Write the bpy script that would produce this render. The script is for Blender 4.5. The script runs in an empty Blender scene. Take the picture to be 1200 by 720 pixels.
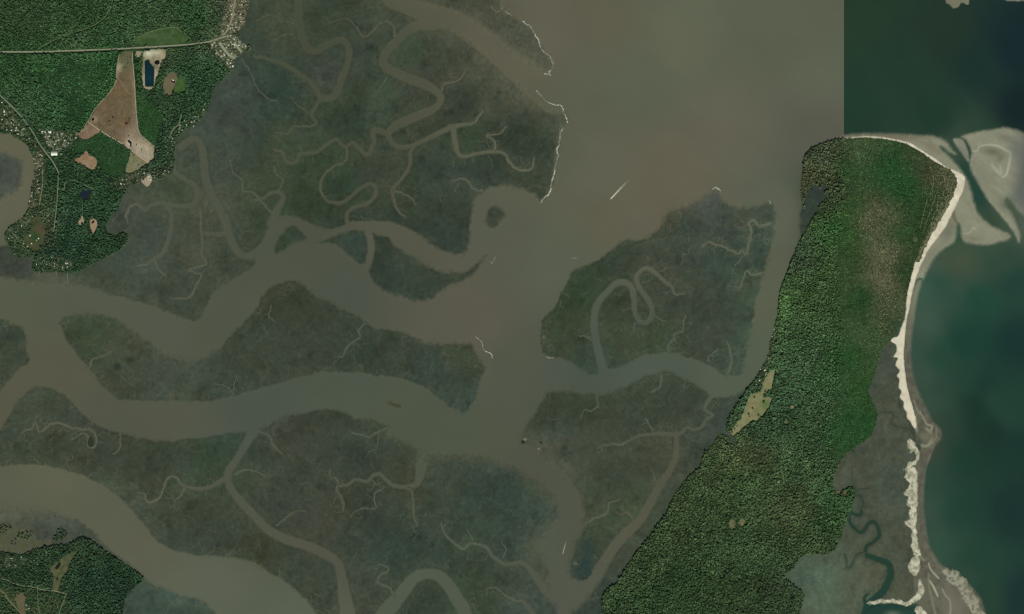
import bpy, math, random
import numpy as np
# ---------------------------------------------------------------- camera, sky, sun
# one map unit of the survey grid = 10 m on the ground; east is +x, north is +y
U = 10.0
CX, CY = 600.0, 360.0
sc = bpy.context.scene
COL = sc.collection
cam_d = bpy.data.cameras.new('camera'); cam = bpy.data.objects.new('camera', cam_d); COL.objects.link(cam)
ALT = 30000.0
cam.location = (0, 0, ALT); cam.rotation_euler = (0, 0, 0)
cam_d.sensor_width = 36.0; cam_d.lens = 36.0 * ALT / (1200 * U)
cam_d.clip_start = 100.0; cam_d.clip_end = 300000.0
sc.camera = cam
SUN_EL, SUN_AZ = 46.0, 168.0          # degrees; azimuth clockwise from north
world = bpy.data.worlds.new('World'); sc.world = world; world.use_nodes = True
nt = world.node_tree; bg = nt.nodes['Background']
sky = nt.nodes.new('ShaderNodeTexSky'); sky.sky_type = 'NISHITA'; sky.sun_disc = False
sky.sun_elevation = math.radians(SUN_EL); sky.sun_rotation = math.radians(SUN_AZ)
nt.links.new(sky.outputs[0], bg.inputs[0]); bg.inputs[1].default_value = 0.06
sun_d = bpy.data.lights.new('sun', 'SUN'); sun = bpy.data.objects.new('sun', sun_d); COL.objects.link(sun)
sun_d.energy = 3.4; sun_d.angle = math.radians(0.5); sun_d.color = (1.0, 0.95, 0.87)
_e, _a = math.radians(SUN_EL), math.radians(SUN_AZ)
from mathutils import Vector
sun.rotation_euler = Vector((math.sin(_a)*math.cos(_e), math.cos(_a)*math.cos(_e), math.sin(_e))).to_track_quat('Z', 'Y').to_euler()
sun.location = (0, -4000, 4000)
sc.view_settings.view_transform = 'Standard'; sc.view_settings.look = 'None'
sc.view_settings.exposure = 0.0; sc.view_settings.gamma = 1.0
sc.render.filter_size = 1.4
try: sc.cycles.filter_width = 1.4
except Exception: pass
rnd = random.Random(5)
R = np.random.RandomState(11)
# ---------------------------------------------------------------- colour helpers
GAIN = np.array([0.97, 1.02, 0.93])      # colour seen on a level surface -> reflectance
def lin(c):
    c = np.asarray(c, float) / 255.0
    return np.where(c <= 0.04045, c / 12.92, ((c + 0.055) / 1.055) ** 2.4)
def alb(c): return lin(c) * GAIN
def alb1(c, k=1.0): return tuple(float(v) * k for v in alb(c)) + (1.0,)
# ---------------------------------------------------------------- noise
def _h(ix, iy, s):
    n = (ix.astype(np.int64) * 374761393 + iy.astype(np.int64) * 668265263 + s * 1274126177) & 0xffffffff
    n = ((n ^ (n >> 13)) * 1274126177) & 0xffffffff
    return ((n ^ (n >> 16)) & 0xffff) / 65535.0
def vnoise(x, y, s=0):
    fx, fy = np.floor(x), np.floor(y); tx, ty = x - fx, y - fy
    tx = tx * tx * (3 - 2 * tx); ty = ty * ty * (3 - 2 * ty)
    a = _h(fx, fy, s); b = _h(fx + 1, fy, s); c = _h(fx, fy + 1, s); d = _h(fx + 1, fy + 1, s)
    return (a + (b - a) * tx) * (1 - ty) + (c + (d - c) * tx) * ty
def fbm(x, y, scale, octv=3, s=0):       # about -1..1
    v = 0; a = 1.0; t = 0; f = 1.0 / scale
    for k in range(octv):
        v = v + a * (vnoise(x * f + 17.3 * k, y * f - 9.1 * k, s + k) * 2 - 1); t += a; a *= 0.55; f *= 2.03
    return v / t * 1.5
def sstep(a, b, x):
    t = np.clip((x - a) / (b - a), 0, 1); return t * t * (3 - 2 * t)
# ---------------------------------------------------------------- colour fields from sampled places
def field(ctrl, s=22.0, p=2.0, step=8.0):
    xs = np.arange(-120, 1321, step); ys = np.arange(-100, 821, step)
    X, Y = np.meshgrid(xs, ys); W = np.zeros_like(X); C = np.zeros(X.shape + (3,))
    for (x, y, c) in ctrl:
        w = 1.0 / ((X - x) ** 2 + (Y - y) ** 2 + s * s) ** p
        W += w; C += w[..., None] * lin(c)
    C /= W[..., None]
    def f(x, y):
        u = np.clip((x + 120) / step, 0, len(xs) - 1.001); v = np.clip((y + 100) / step, 0, len(ys) - 1.001)
        i = u.astype(int); j = v.astype(int); a = (u - i)[..., None]; b = (v - j)[..., None]
        return (C[j, i] * (1 - a) + C[j, i + 1] * a) * (1 - b) + (C[j + 1, i] * (1 - a) + C[j + 1, i + 1] * a) * b
    return f
def P(s):
    out = []
    for t in s.replace('\n', ' ').split():
        out.append(tuple(float(v) for v in t.split(',')))
    return out
def CT(s): return [(t[0], t[1], (t[2], t[3], t[4])) for t in P(s)]
W_EST = field(CT('''800,50,100,100,84 700,30,99,94,80 900,50,94,94,80 960,100,98,98,84 750,100,94,96,82 680,100,96,94,80 650,50,102,96,84
850,150,102,97,84 960,150,92,90,80 700,200,99,96,82 780,200,103,95,82 650,300,92,94,80 600,300,90,90,78 560,380,95,88,78 600,420,84,86,74
540,380,92,88,76 640,450,82,84,74 760,440,80,88,78 870,420,86,92,78 890,350,92,94,78 920,250,98,98,84 450,280,88,86,74 400,330,80,82,72
250,400,82,84,72 200,380,86,88,76 100,350,86,88,76 20,350,88,90,74 60,430,90,86,72 0,480,90,86,72 150,490,84,84,72 300,470,78,82,74
400,460,78,84,72 550,520,82,84,70 480,500,80,84,70 620,560,80,80,70 670,640,82,82,70 650,700,84,84,74 50,580,98,96,80 150,640,94,92,78
250,690,94,96,82 330,720,90,94,80 20,200,100,96,80 40,600,90,90,74 570,50,98,92,78 620,90,100,94,80 510,20,92,88,74 460,100,80,80,66
480,60,80,80,66 370,50,74,76,62 400,120,76,78,64 270,270,80,82,70 760,410,76,84,74 705,400,78,86,76 690,450,76,82,72
290,600,80,82,70 380,650,84,82,70 500,680,82,88,76 400,220,78,78,64 780,560,84,82,68 735,630,86,84,70 200,480,84,84,72
960,245,56,68,60 630,190,94,93,78 620,130,94,92,76 760,235,102,94,80 720,255,98,92,78 640,640,82,86,74'''))
W_SEA = field(CT('''1140,445,42,74,60 1160,470,44,74,60 1180,490,42,72,58 1148,475,26,54,44 1165,505,24,52,44 1145,295,62,84,68 1120,300,72,86,68 1160,292,64,84,68 1100,312,70,90,74 1080,440,60,82,68 1094,470,56,80,66 1090,600,54,80,66 1090,560,50,76,62 1099,640,58,84,68 1108,500,48,70,56 1078,380,66,90,76 1135,676,52,76,62 1155,700,50,74,60 1000,20,37,60,40 1060,80,34,58,46 1100,40,35,54,42 1150,80,27,50,45 1190,60,20,40,44 1195,130,16,36,38 1000,140,32,57,45
1100,140,30,56,44 1100,330,42,80,66 1150,350,32,74,60 1190,330,32,68,58 1180,300,52,76,60 1085,340,62,90,76 1075,400,56,82,68 1100,420,38,74,58
1130,400,30,68,56 1150,450,28,60,52 1190,400,24,56,52 1150,500,30,62,48 1190,520,27,60,52 1190,600,24,54,50 1120,600,32,68,56 1150,700,30,66,52
1195,700,20,52,52 1100,640,44,78,62 1095,560,40,70,58 1100,460,46,74,60 1130,540,30,64,50 1150,270,64,82,64 1115,285,54,84,62 1125,275,52,82,62
1148,230,34,66,56 1132,200,36,66,54 1142,172,36,64,50 1160,262,52,72,54 1250,60,14,30,38 1250,330,26,60,56 1190,225,88,96,84 1187,245,76,88,70
1200,262,86,96,84 1250,250,50,70,66 1182,265,66,84,68 1120,178,60,78,62 1130,168,52,72,56 1040,712,28,64,54 1030,660,32,62,48 1010,620,38,62,48
1060,500,60,68,54 1050,740,40,70,62 1140,660,36,70,56 1110,300,72,84,68 1130,300,76,86,66 1165,305,50,78,62 1085,525,64,70,58'''), s=11.0)
SEAM = 989.0
def waterC(x, y):
    a = W_EST(x, y); b = W_SEA(x, y)
    n = fbm(x, y, 60, 3, 3)[..., None]; n2 = fbm(x * 0.6 + y * 0.3, y - x * 0.5, 26, 3, 9)[..., None]
    hue = fbm(x, y, 85, 2, 21)[..., None] * np.array([1.0, 0, -0.5])
    st = fbm((x * 0.85 + y * 0.53) / 5.0, (y * 0.85 - x * 0.53), 7, 3, 14)[..., None]
    a = a * np.array([1.0, 1.04, 1.01]) * (1 + 0.03 * n + 0.018 * n2 + 0.014 * hue + 0.012 * st)
    sb = fbm((x * 0.5 + y * 0.87) / 4.0, (x * 0.87 - y * 0.5), 9, 3, 15)[..., None]
    lo = 0.9 + 0.1 * sstep(300, 200, y)[..., None]
    b = b * (1 + 0.03 * n + 0.04 * sb) * np.array([0.98, 0.98, 0.98]) * lo
    kk = (sstep(1085, 1150, x) * sstep(330, 430, y))[..., None]; b = b * (1 - kk * np.array([.36, .14, .17]))
    k = (x > SEAM)[..., None]
    return np.where(k, b, a)
M_C = field(CT('''600,104,92,92,76 585,98,84,84,70 555,85,76,78,64 622,108,94,92,78 610,125,76,78,66 570,104,72,76,62 530,75,68,74,60 520,50,70,74,60 540,62,78,78,64 575,88,84,82,68 600,112,84,84,68 625,120,86,84,70 605,60,86,86,70 630,70,86,86,72 560,25,80,80,66 270,120,64,72,66 330,30,68,74,58 400,60,60,68,56 420,110,55,64,48 480,60,62,76,62 545,118,58,64,56 615,140,48,60,50 600,50,84,84,72
450,200,62,66,54 360,200,54,70,50 520,240,56,64,54 160,250,70,74,66 230,300,72,76,66 270,320,64,70,58 200,340,66,72,60 350,400,66,68,56
150,400,72,76,60 200,440,70,76,68 100,390,62,72,50 470,410,60,66,56 530,450,54,68,58 50,480,66,72,58 100,530,66,68,56 220,530,66,72,60
350,510,66,68,58 400,540,58,64,54 150,580,66,74,62 250,620,62,68,56 350,580,64,68,58 430,640,60,70,60 560,620,56,70,56 620,600,58,72,62
700,380,62,70,52 760,300,66,70,60 800,350,66,70,58 850,300,56,72,64 870,340,64,80,66 830,400,64,70,60 660,400,60,70,52 720,490,62,68,56
800,480,60,66,54 850,500,62,72,66 650,500,62,72,64 700,580,66,72,58 760,540,70,74,60 740,660,72,76,66 950,240,52,64,58 200,700,66,82,72
30,604,92,92,78 60,617,80,84,76 10,300,62,68,58 15,205,76,80,74 1050,450,74,78,66 1040,560,76,82,70 1030,520,76,80,68 1000,540,80,82,68
970,680,84,102,86 1040,690,84,86,70 1000,680,88,90,74 950,660,78,92,78 1020,620,78,82,70 380,30,56,68,54 325,110,50,68,56 305,90,50,66,56
390,85,66,68,62 440,120,62,76,62 360,150,58,70,56 400,135,52,68,52 545,95,58,66,56 500,90,70,72,62 545,160,50,68,48 585,160,48,60,50
600,150,44,58,50 620,160,48,60,48 550,210,56,68,60 360,235,50,66,48 390,210,46,62,46 320,200,62,72,54 485,230,50,62,46 505,130,58,64,52
340,275,50,64,50 415,285,52,66,58 455,290,52,60,46 470,310,58,68,56 480,335,50,64,54 515,325,56,64,52 450,325,48,60,50 580,255,56,62,50
530,285,50,62,54 500,215,56,70,60 640,110,86,84,70 590,80,78,78,64 540,40,78,78,64 520,10,74,76,62 330,360,56,62,50 320,345,60,64,48
240,435,66,76,66 300,420,62,70,58 280,380,60,68,56 230,475,64,70,56 440,400,50,62,50 495,430,54,66,58 545,465,64,76,68 545,420,60,66,50
250,510,54,72,58 235,535,50,70,54 60,520,62,68,52 20,520,64,74,62 100,500,60,66,58 140,530,62,66,54 180,545,60,66,52 115,575,66,78,64
480,560,62,66,52 520,560,62,70,58 560,585,54,68,60 590,590,52,68,60 440,600,58,64,54 370,610,66,66,56 450,640,48,64,54 310,650,60,64,48
340,680,60,68,56 420,690,66,70,60 505,700,52,64,52 525,700,60,76,62 560,690,54,66,50 600,640,56,70,62 630,640,80,86,74 610,700,64,74,66
685,680,50,64,58 690,640,52,64,56 700,630,62,72,54 720,600,60,72,54 735,595,66,76,56 640,520,84,84,72 645,540,84,82,70 660,530,70,76,64
690,300,52,66,50 740,280,56,68,54 785,250,72,76,60 830,240,78,82,78 840,260,60,70,64 800,275,62,72,62 870,260,72,78,66 890,290,58,74,62
720,350,52,66,52 740,350,66,70,54 780,320,68,70,60 680,345,48,66,46 770,400,58,70,48 740,395,64,72,56 650,430,54,66,56 690,425,56,72,62
880,400,70,88,74 870,420,58,74,64 840,370,58,66,56 730,460,56,66,52 690,475,58,66,50 640,480,60,66,48 630,495,60,66,48 820,460,58,66,54
-40,380,62,72,58 10,420,62,72,58 15,390,56,66,54 420,520,60,66,56 370,500,62,66,54 180,290,72,78,70 150,300,64,74,64 230,240,76,78,66 245,195,68,76,68
190,220,70,78,60 210,225,66,76,58 260,60,60,72,62 285,100,66,76,70 10,320,64,66,60 100,322,66,74,62 60,335,84,84,72'''), s=13.0, p=1.8)
def marshC(x, y):
    c = M_C(x, y); lum = c @ np.array([.25, .6, .15]); c = lum[..., None] + (c - lum[..., None]) * 0.8
    c = c * np.array([0.97, 1.02, 0.95])
    n = fbm(x, y, 22, 4, 31)[..., None]; n3 = fbm(x, y, 3.2, 3, 77)[..., None]; n5 = fbm(x, y, 8, 3, 79)[..., None]
    hue = fbm(x, y, 30, 3, 41)[..., None] * np.array([0.9, 0.0, -0.9])
    wx_ = x + 7 * fbm(x, y, 14, 2, 5); wy_ = y + 7 * fbm(x, y, 14, 2, 6)
    ridge = np.clip(1 - np.abs(fbm(wx_, wy_, 13, 3, 88)) * 4.5, 0, 1)[..., None] ** 2 * np.clip(fbm(x, y, 40, 2, 61) + .45, 0, 1)[..., None]
    fleck = np.clip(vnoise(x / 1.6, y / 1.6, 63) - .8, 0, 1)[..., None] * np.clip(fbm(x, y, 26, 2, 64) + .3, 0, 1)[..., None]
    pit = np.clip(fbm(x, y, 11, 3, 65) - .35, 0, 1)[..., None]
    return c * (0.96 + 0.17 * n + 0.11 * n3 + 0.09 * n5 + 0.05 * hue + 0.28 * ridge + 1.1 * fleck - 0.35 * pit)
C_C = field(CT('''30,20,44,66,38 100,20,40,66,36 160,20,44,72,40 230,20,34,64,34 200,45,48,70,42 90,45,50,74,44 30,100,44,72,42 100,100,42,78,42
125,75,38,74,38 80,80,38,72,40 60,110,44,78,46 100,140,38,74,40 160,75,40,70,40 225,90,38,66,40 200,130,38,62,38 190,160,38,62,40 250,80,40,68,42
240,110,36,62,38 50,80,38,70,36 20,80,36,66,34 20,140,44,68,42 80,165,42,66,42 60,210,36,64,38 90,250,38,66,44 80,280,34,62,42 60,300,36,60,42
110,270,36,62,40 120,220,38,66,40 120,295,36,60,36 45,220,50,70,44 25,270,38,60,36 30,290,42,66,40 47,270,64,72,50 135,280,36,60,38
170,225,50,66,46 260,20,50,70,46 275,15,80,84,64 285,30,52,64,42 265,60,64,74,54 940,180,54,66,44 960,190,60,72,50 975,170,58,70,46 950,205,70,74,48
940,350,54,78,42 930,300,56,76,50 975,220,56,70,46 940,420,52,78,48 930,450,52,78,50 960,470,54,80,50 975,450,46,78,44 880,560,54,76,44 900,500,50,76,48
850,640,50,72,42 800,680,44,66,38 760,660,54,74,44 800,620,54,72,42 780,700,44,66,38 930,600,64,80,48 900,640,54,76,46 950,550,56,80,48 880,540,66,80,48
985,580,46,75,42 975,620,48,75,42 960,640,58,78,46 920,700,48,66,42 850,700,46,66,38 940,680,52,68,44 900,380,60,86,50 920,350,62,92,50
1040,200,34,76,38 1060,220,30,74,34 1010,180,60,84,50 1000,172,66,82,50 1000,300,50,74,36 1010,350,34,70,34 1035,300,92,94,66 1025,255,88,90,62 1040,360,72,82,54
1045,260,76,84,56 1035,330,92,92,66 1020,400,62,84,48 1010,450,44,80,36 1000,500,36,76,36 1095,200,66,72,48 1110,215,76,80,56 1100,230,52,72,42 1060,320,44,68,36
1070,240,42,72,38 990,340,54,78,40 1045,390,56,76,46 1020,430,56,84,44 1000,420,38,78,34 1080,260,44,70,36 1055,270,44,76,38 1090,180,60,74,46
110,680,36,62,42 30,660,40,66,42 90,640,42,62,40 150,680,36,60,40 30,700,44,68,42 15,615,58,72,48 10,635,62,74,50 35,630,54,70,46 20,652,40,62,40 50,650,42,64,42 70,648,40,62,40 0,656,40,62,40 30,664,40,62,40 60,700,42,66,42 5,700,44,66,42
180,55,60,76,50 165,20,50,74,46 1000,245,50,78,38 995,200,46,76,38 985,270,46,84,38'''), s=9.0, p=2.0)
# ---------------------------------------------------------------- planar fields
FR = 26.0
def catmull(pts, n=4, closed=True):
    p = np.array(pts, float); N = len(p); out = []
    for i in range(N if closed else N - 1):
        if closed: a, b, c, d = p[i - 1], p[i], p[(i + 1) % N], p[(i + 2) % N]
        else: a, b, c, d = p[max(i - 1, 0)], p[i], p[i + 1], p[min(i + 2, N - 1)]
        for k in range(n):
            t = k / n
            out.append(0.5 * ((2 * b) + (c - a) * t + (2 * a - 5 * b + 4 * c - d) * t * t + (-a + 3 * b - 3 * c + d) * t ** 3))
    if not closed: out.append(p[-1])
    return np.array(out)
class Grid:
    def __init__(s, x0, y0, x1, y1, step):
        s.xs = np.arange(x0, x1 + step, step); s.ys = np.arange(y0, y1 + step, step); s.step = step
        s.X, s.Y = np.meshgrid(s.xs, s.ys)
    def win(s, x0, y0, x1, y1):
        i0 = max(int((x0 - s.xs[0]) / s.step), 0); i1 = min(int((x1 - s.xs[0]) / s.step) + 2, len(s.xs))
        j0 = max(int((y0 - s.ys[0]) / s.step), 0); j1 = min(int((y1 - s.ys[0]) / s.step) + 2, len(s.ys))
        if i1 <= i0 or j1 <= j0: return None
        return slice(j0, j1), slice(i0, i1)
def poly_sdf(g, pts, R_=FR):
    pts = np.asarray(pts)[:, :2]; D = np.full(g.X.shape, R_); ins = np.zeros(g.X.shape, bool); N = len(pts)
    for k in range(N):
        ax, ay = pts[k]; bx, by = pts[(k + 1) % N]
        w = g.win(min(ax, bx) - R_, min(ay, by) - R_, max(ax, bx) + R_, max(ay, by) + R_)
        if w is not None:
            X, Y = g.X[w], g.Y[w]; dx, dy = bx - ax, by - ay; L = dx * dx + dy * dy + 1e-12
            t = np.clip(((X - ax) * dx + (Y - ay) * dy) / L, 0, 1)
            np.minimum(D[w], np.hypot(X - ax - t * dx, Y - ay - t * dy), out=D[w])
        if ay != by:
            rows = np.nonzero((g.ys > min(ay, by)) & (g.ys <= max(ay, by)))[0]
            if len(rows):
                xc = ax + (g.ys[rows] - ay) * (bx - ax) / (by - ay)
                ins[rows] ^= g.xs[None, :] < xc[:, None]
    return np.where(ins, D, -D)
def line_field(g, pts, R_=12.0, out=None):
    """largest (half width - distance) over a widening line"""
    F = np.full(g.X.shape, -R_) if out is None else out
    for k in range(len(pts) - 1):
        ax, ay, aw = pts[k]; bx, by, bw = pts[k + 1]; m = R_ + max(aw, bw)
        w = g.win(min(ax, bx) - m, min(ay, by) - m, max(ax, bx) + m, max(ay, by) + m)
        if w is None: continue
        X, Y = g.X[w], g.Y[w]; dx, dy = bx - ax, by - ay; L = dx * dx + dy * dy + 1e-12
        t = np.clip(((X - ax) * dx + (Y - ay) * dy) / L, 0, 1)
        v = (aw + (bw - aw) * t) / 2 - np.hypot(X - ax - t * dx, Y - ay - t * dy)
        np.maximum(F[w], v, out=F[w])
    return F
# ---------------------------------------------------------------- meshes
def world_xy(x, y): return (np.asarray(x) - CX) * U, (CY - np.asarray(y)) * U
def finish(name, V, loops, starts, totals, mat, cols=None, parent=None, smooth=False, nocol=False):
    me = bpy.data.meshes.new(name)
    me.vertices.add(len(V)); me.vertices.foreach_set('co', np.ascontiguousarray(V, np.float32).ravel())
    me.loops.add(len(loops)); me.loops.foreach_set('vertex_index', np.asarray(loops, np.int32))
    me.polygons.add(len(starts)); me.polygons.foreach_set('loop_start', np.asarray(starts, np.int32))
    try: me.polygons.foreach_set('loop_total', np.asarray(totals, np.int32))
    except Exception: pass
    if smooth: me.polygons.foreach_set('use_smooth', np.ones(len(starts), bool))
    if cols is not None:
        a = me.attributes.new('Col', 'FLOAT_COLOR', 'POINT')
        c4 = np.ones((len(V), 4), np.float32); c4[:, :3] = np.clip(cols, 0, 1) * GAIN; a.data.foreach_set('color', c4.ravel())
    me.update(calc_edges=True)
    me.materials.append(mat)
    o = bpy.data.objects.new(name, me); COL.objects.link(o)
    if parent is not None: o.parent = parent
    return o
_CASES = {  # corners a b c d = bits 1 2 4 8 ; edges e0=ab e1=bc e2=dc e3=ad
 1: [['a', 'e0', 'e3']], 2: [['b', 'e1', 'e0']], 4: [['c', 'e2', 'e1']], 8: [['d', 'e3', 'e2']],
 3: [['a', 'b', 'e1', 'e3']], 6: [['b', 'c', 'e2', 'e0']], 12: [['c', 'd', 'e3', 'e1']], 9: [['d', 'a', 'e0', 'e2']],
 7: [['a', 'b', 'c', 'e2', 'e3']], 14: [['b', 'c', 'd', 'e3', 'e0']], 13: [['c', 'd', 'a', 'e0', 'e1']], 11: [['d', 'a', 'b', 'e1', 'e2']],
 5: [['a', 'e0', 'e3'], ['c', 'e2', 'e1']], 10: [['b', 'e1', 'e0'], ['d', 'e3', 'e2']], 15: [['a', 'b', 'c', 'd']]}
def region_mesh(name, g, F, zf, cf, mat, parent=None, smooth=True):
    ny, nx = F.shape; ids = np.arange(ny * nx).reshape(ny, nx); NB = ny * nx
    I = F > 0
    code = I[:-1, :-1] * 1 + I[:-1, 1:] * 2 + I[1:, 1:] * 4 + I[1:, :-1] * 8
    loops, totals = [], []
    jj, ii = np.meshgrid(np.arange(ny - 1), np.arange(nx - 1), indexing='ij')
    for k, polys in _CASES.items():
        m = code == k
        if not m.any(): continue
        j, i = jj[m], ii[m]; a = j * nx + i
        tok = {'a': a, 'b': a + 1, 'c': a + nx + 1, 'd': a + nx, 'e0': NB + a, 'e2': NB + a + nx, 'e3': 2 * NB + a, 'e1': 2 * NB + a + 1}
        for p in polys:
            arr = np.stack([tok[t] for t in p[::-1]], 1); loops.append(arr.ravel()); totals.append(np.full(len(arr), arr.shape[1]))
    if not loops: return None
    loops = np.concatenate(loops); totals = np.concatenate(totals); starts = np.concatenate([[0], np.cumsum(totals)[:-1]])
    u, inv = np.unique(loops, return_inverse=True)
    kind = u // NB; b = u % NB; Ff = F.ravel(); Xf, Yf = g.X.ravel(), g.Y.ravel()
    x = Xf[b].copy(); y = Yf[b].copy(); f = Ff[b].copy()
    for kk, off in ((1, 1), (2, nx)):
        m = kind == kk; p = b[m]; q = p + off; f0, f1 = Ff[p], Ff[q]; t = f0 / (f0 - f1 + 1e-12)
        t = np.clip(t, 0.02, 0.98)
        x[m] = Xf[p] + (Xf[q] - Xf[p]) * t; y[m] = Yf[p] + (Yf[q] - Yf[p]) * t; f[m] = 0
    wx, wy = world_xy(x, y); z = zf(x, y, f) if callable(zf) else np.full(len(x), float(zf))
    return finish(name, np.stack([wx, wy, z], 1), inv, starts, totals, mat, cf(x, y, f), parent, smooth)
def tag(o, label=None, cat=None, group=None, kind=None):
    if o is None: return None
    if label: o['label'] = label
    if cat: o['category'] = cat
    if group: o['group'] = group
    if kind: o['kind'] = kind
    return o
# ---------------------------------------------------------------- materials
def ground_mat(name, rough=0.9, spec=0.2, amp=0.16, scales=((0.018, 1.0), (0.07, 0.7)), bump=0.0, tone=0.06):
    m = bpy.data.materials.new(name); m.use_nodes = True; n = m.node_tree.nodes; l = m.node_tree.links
    b = n['Principled BSDF']; b.inputs['Roughness'].default_value = rough; b.inputs['Specular IOR Level'].default_value = spec
    at = n.new('ShaderNodeAttribute'); at.attribute_name = 'Col'
    ge = n.new('ShaderNodeNewGeometry'); prev = None
    for i, (s, w) in enumerate(scales):
        no = n.new('ShaderNodeTexNoise'); no.inputs['Scale'].default_value = s; no.inputs['Detail'].default_value = 3.0
        l.new(ge.outputs['Position'], no.inputs['Vector'])
        mr = n.new('ShaderNodeMapRange'); l.new(no.outputs['Fac'], mr.inputs[0])
        mr.inputs[1].default_value = 0.25; mr.inputs[2].default_value = 0.75
        mr.inputs[3].default_value = 1 - amp * w; mr.inputs[4].default_value = 1 + amp * w
        if prev is None: prev = mr.outputs[0]
        else:
            mu = n.new('ShaderNodeMath'); mu.operation = 'MULTIPLY'; l.new(prev, mu.inputs[0]); l.new(mr.outputs[0], mu.inputs[1]); prev = mu.outputs[0]
    hn = n.new('ShaderNodeTexNoise'); hn.inputs['Scale'].default_value = scales[0][0] * 0.6; hn.inputs['Detail'].default_value = 2.0
    l.new(ge.outputs['Position'], hn.inputs['Vector'])
    cr = n.new('ShaderNodeValToRGB'); e = cr.color_ramp.elements
    e[0].position = 0.3; e[0].color = (1 - tone, 1.0, 1 + tone * 0.8, 1); e[1].position = 0.7; e[1].color = (1 + tone, 1.0, 1 - tone, 1)
    l.new(hn.outputs['Fac'], cr.inputs[0])
    v1 = n.new('ShaderNodeVectorMath'); v1.operation = 'SCALE'; l.new(at.outputs['Color'], v1.inputs[0]); l.new(prev, v1.inputs['Scale'])
    v2 = n.new('ShaderNodeVectorMath'); v2.operation = 'MULTIPLY'; l.new(v1.outputs[0], v2.inputs[0]); l.new(cr.outputs[0], v2.inputs[1])
    l.new(v2.outputs[0], b.inputs['Base Color'])
    if bump:
        bp = n.new('ShaderNodeBump'); bp.inputs['Strength'].default_value = 1.0; bp.inputs['Distance'].default_value = bump
        l.new(prev, bp.inputs['Height']); l.new(bp.outputs[0], b.inputs['Normal'])
    return m
MAT_WATER = ground_mat('silty_water', 0.35, 0.25, 0.012, ((0.0016, 1.0), (0.012, 0.8)), tone=0.012)
MAT_MARSH = ground_mat('salt_marsh', 0.85, 0.15, 0.14, ((0.022, 1.0), (0.08, 0.6)))
MAT_LAND = ground_mat('forest_floor', 0.95, 0.1, 0.30, ((0.03, 1.0), (0.10, 0.7)))
MAT_SAND = ground_mat('sand', 0.9, 0.2, 0.05, ((0.012, 1.0), (0.07, 0.8)), tone=0.02)
MAT_FLAT = ground_mat('tidal_flat', 0.6, 0.25, 0.035, ((0.006, 1.0), (0.05, 0.8)), tone=0.02)
MAT_FIELD = ground_mat('bare_field', 0.95, 0.1, 0.09, ((0.012, 1.0), (0.07, 0.8)), tone=0.04)
MAT_GRASS = ground_mat('meadow', 0.95, 0.1, 0.16, ((0.02, 1.0), (0.09, 0.8)), tone=0.05)
MAT_ROAD = ground_mat('road_surface', 0.9, 0.2, 0.10, ((0.03, 1.0), (0.2, 0.5)), tone=0.02)
def plain(name, c, rough=0.8, k=1.0, noise=0.12, nscale=0.3):
    m = bpy.data.materials.new(name); m.use_nodes = True; n = m.node_tree.nodes; l = m.node_tree.links
    b = n['Principled BSDF']; b.inputs['Roughness'].default_value = rough
    ge = n.new('ShaderNodeNewGeometry'); no = n.new('ShaderNodeTexNoise'); no.inputs['Scale'].default_value = nscale
    l.new(ge.outputs['Position'], no.inputs['Vector'])
    cr = n.new('ShaderNodeValToRGB'); e = cr.color_ramp.elements; c = np.array(alb1(c, k)[:3])
    e[0].position = 0.3; e[0].color = tuple(np.clip(c * (1 - noise), 0, 1)) + (1,); e[1].position = 0.7; e[1].color = tuple(np.clip(c * (1 + noise), 0, 1)) + (1,)
    l.new(no.outputs['Fac'], cr.inputs[0]); l.new(cr.outputs[0], b.inputs['Base Color'])
    return m
def canopy_mat(name, attr_type='INSTANCER'):
    m = bpy.data.materials.new(name); m.use_nodes = True; n = m.node_tree.nodes; l = m.node_tree.links
    b = n['Principled BSDF']; b.inputs['Roughness'].default_value = 0.9; b.inputs['Specular IOR Level'].default_value = 0.08
    at = n.new('ShaderNodeAttribute'); at.attribute_name = 'tint'; at.attribute_type = attr_type
    ge = n.new('ShaderNodeNewGeometry'); no = n.new('ShaderNodeTexNoise'); no.inputs['Scale'].default_value = 0.16; no.inputs['Detail'].default_value = 3
    l.new(ge.outputs['Position'], no.inputs['Vector'])
    mr = n.new('ShaderNodeMapRange'); l.new(no.outputs['Fac'], mr.inputs[0]); mr.inputs[1].default_value = .3; mr.inputs[2].default_value = .7
    mr.inputs[3].default_value = 0.62; mr.inputs[4].default_value = 1.38
    v1 = n.new('ShaderNodeVectorMath'); v1.operation = 'SCALE'; l.new(at.outputs['Color'], v1.inputs[0]); l.new(mr.outputs[0], v1.inputs['Scale'])
    l.new(v1.outputs[0], b.inputs['Base Color'])
    return m
MAT_CANOPY = canopy_mat('leaf_canopy')
# ================================================================ THE WATER
def sheet(name, x0, y0, x1, y1, step, z, cf, mat, ext):
    xs = np.unique(np.concatenate([np.arange(max(x0, -110), min(x1, 1310) + 0.01, step), [x0, x1]]))
    ys = np.unique(np.concatenate([np.arange(max(y0, -90), min(y1, 810) + 0.01, step), [y0, y1]]))
    X, Y = np.meshgrid(xs, ys); nx, ny = len(xs), len(ys)
    wx, wy = world_xy(X.ravel(), Y.ravel()); V = np.stack([wx, wy, np.full(wx.shape, z)], 1)
    j, i = np.meshgrid(np.arange(ny - 1), np.arange(nx - 1), indexing='ij'); a = (j * nx + i).ravel()
    L = np.stack([a + nx, a + nx + 1, a + 1, a], 1)
    return finish(name, V, L.ravel(), np.arange(len(L)) * 4, np.full(len(L), 4), mat, cf(X.ravel(), Y.ravel()))
est = sheet('estuary_water', -6000, -6000, SEAM, 6600, 3.0, 0.0, lambda x, y: waterC(np.minimum(x, SEAM - 0.01), y), MAT_WATER, None)
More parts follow.
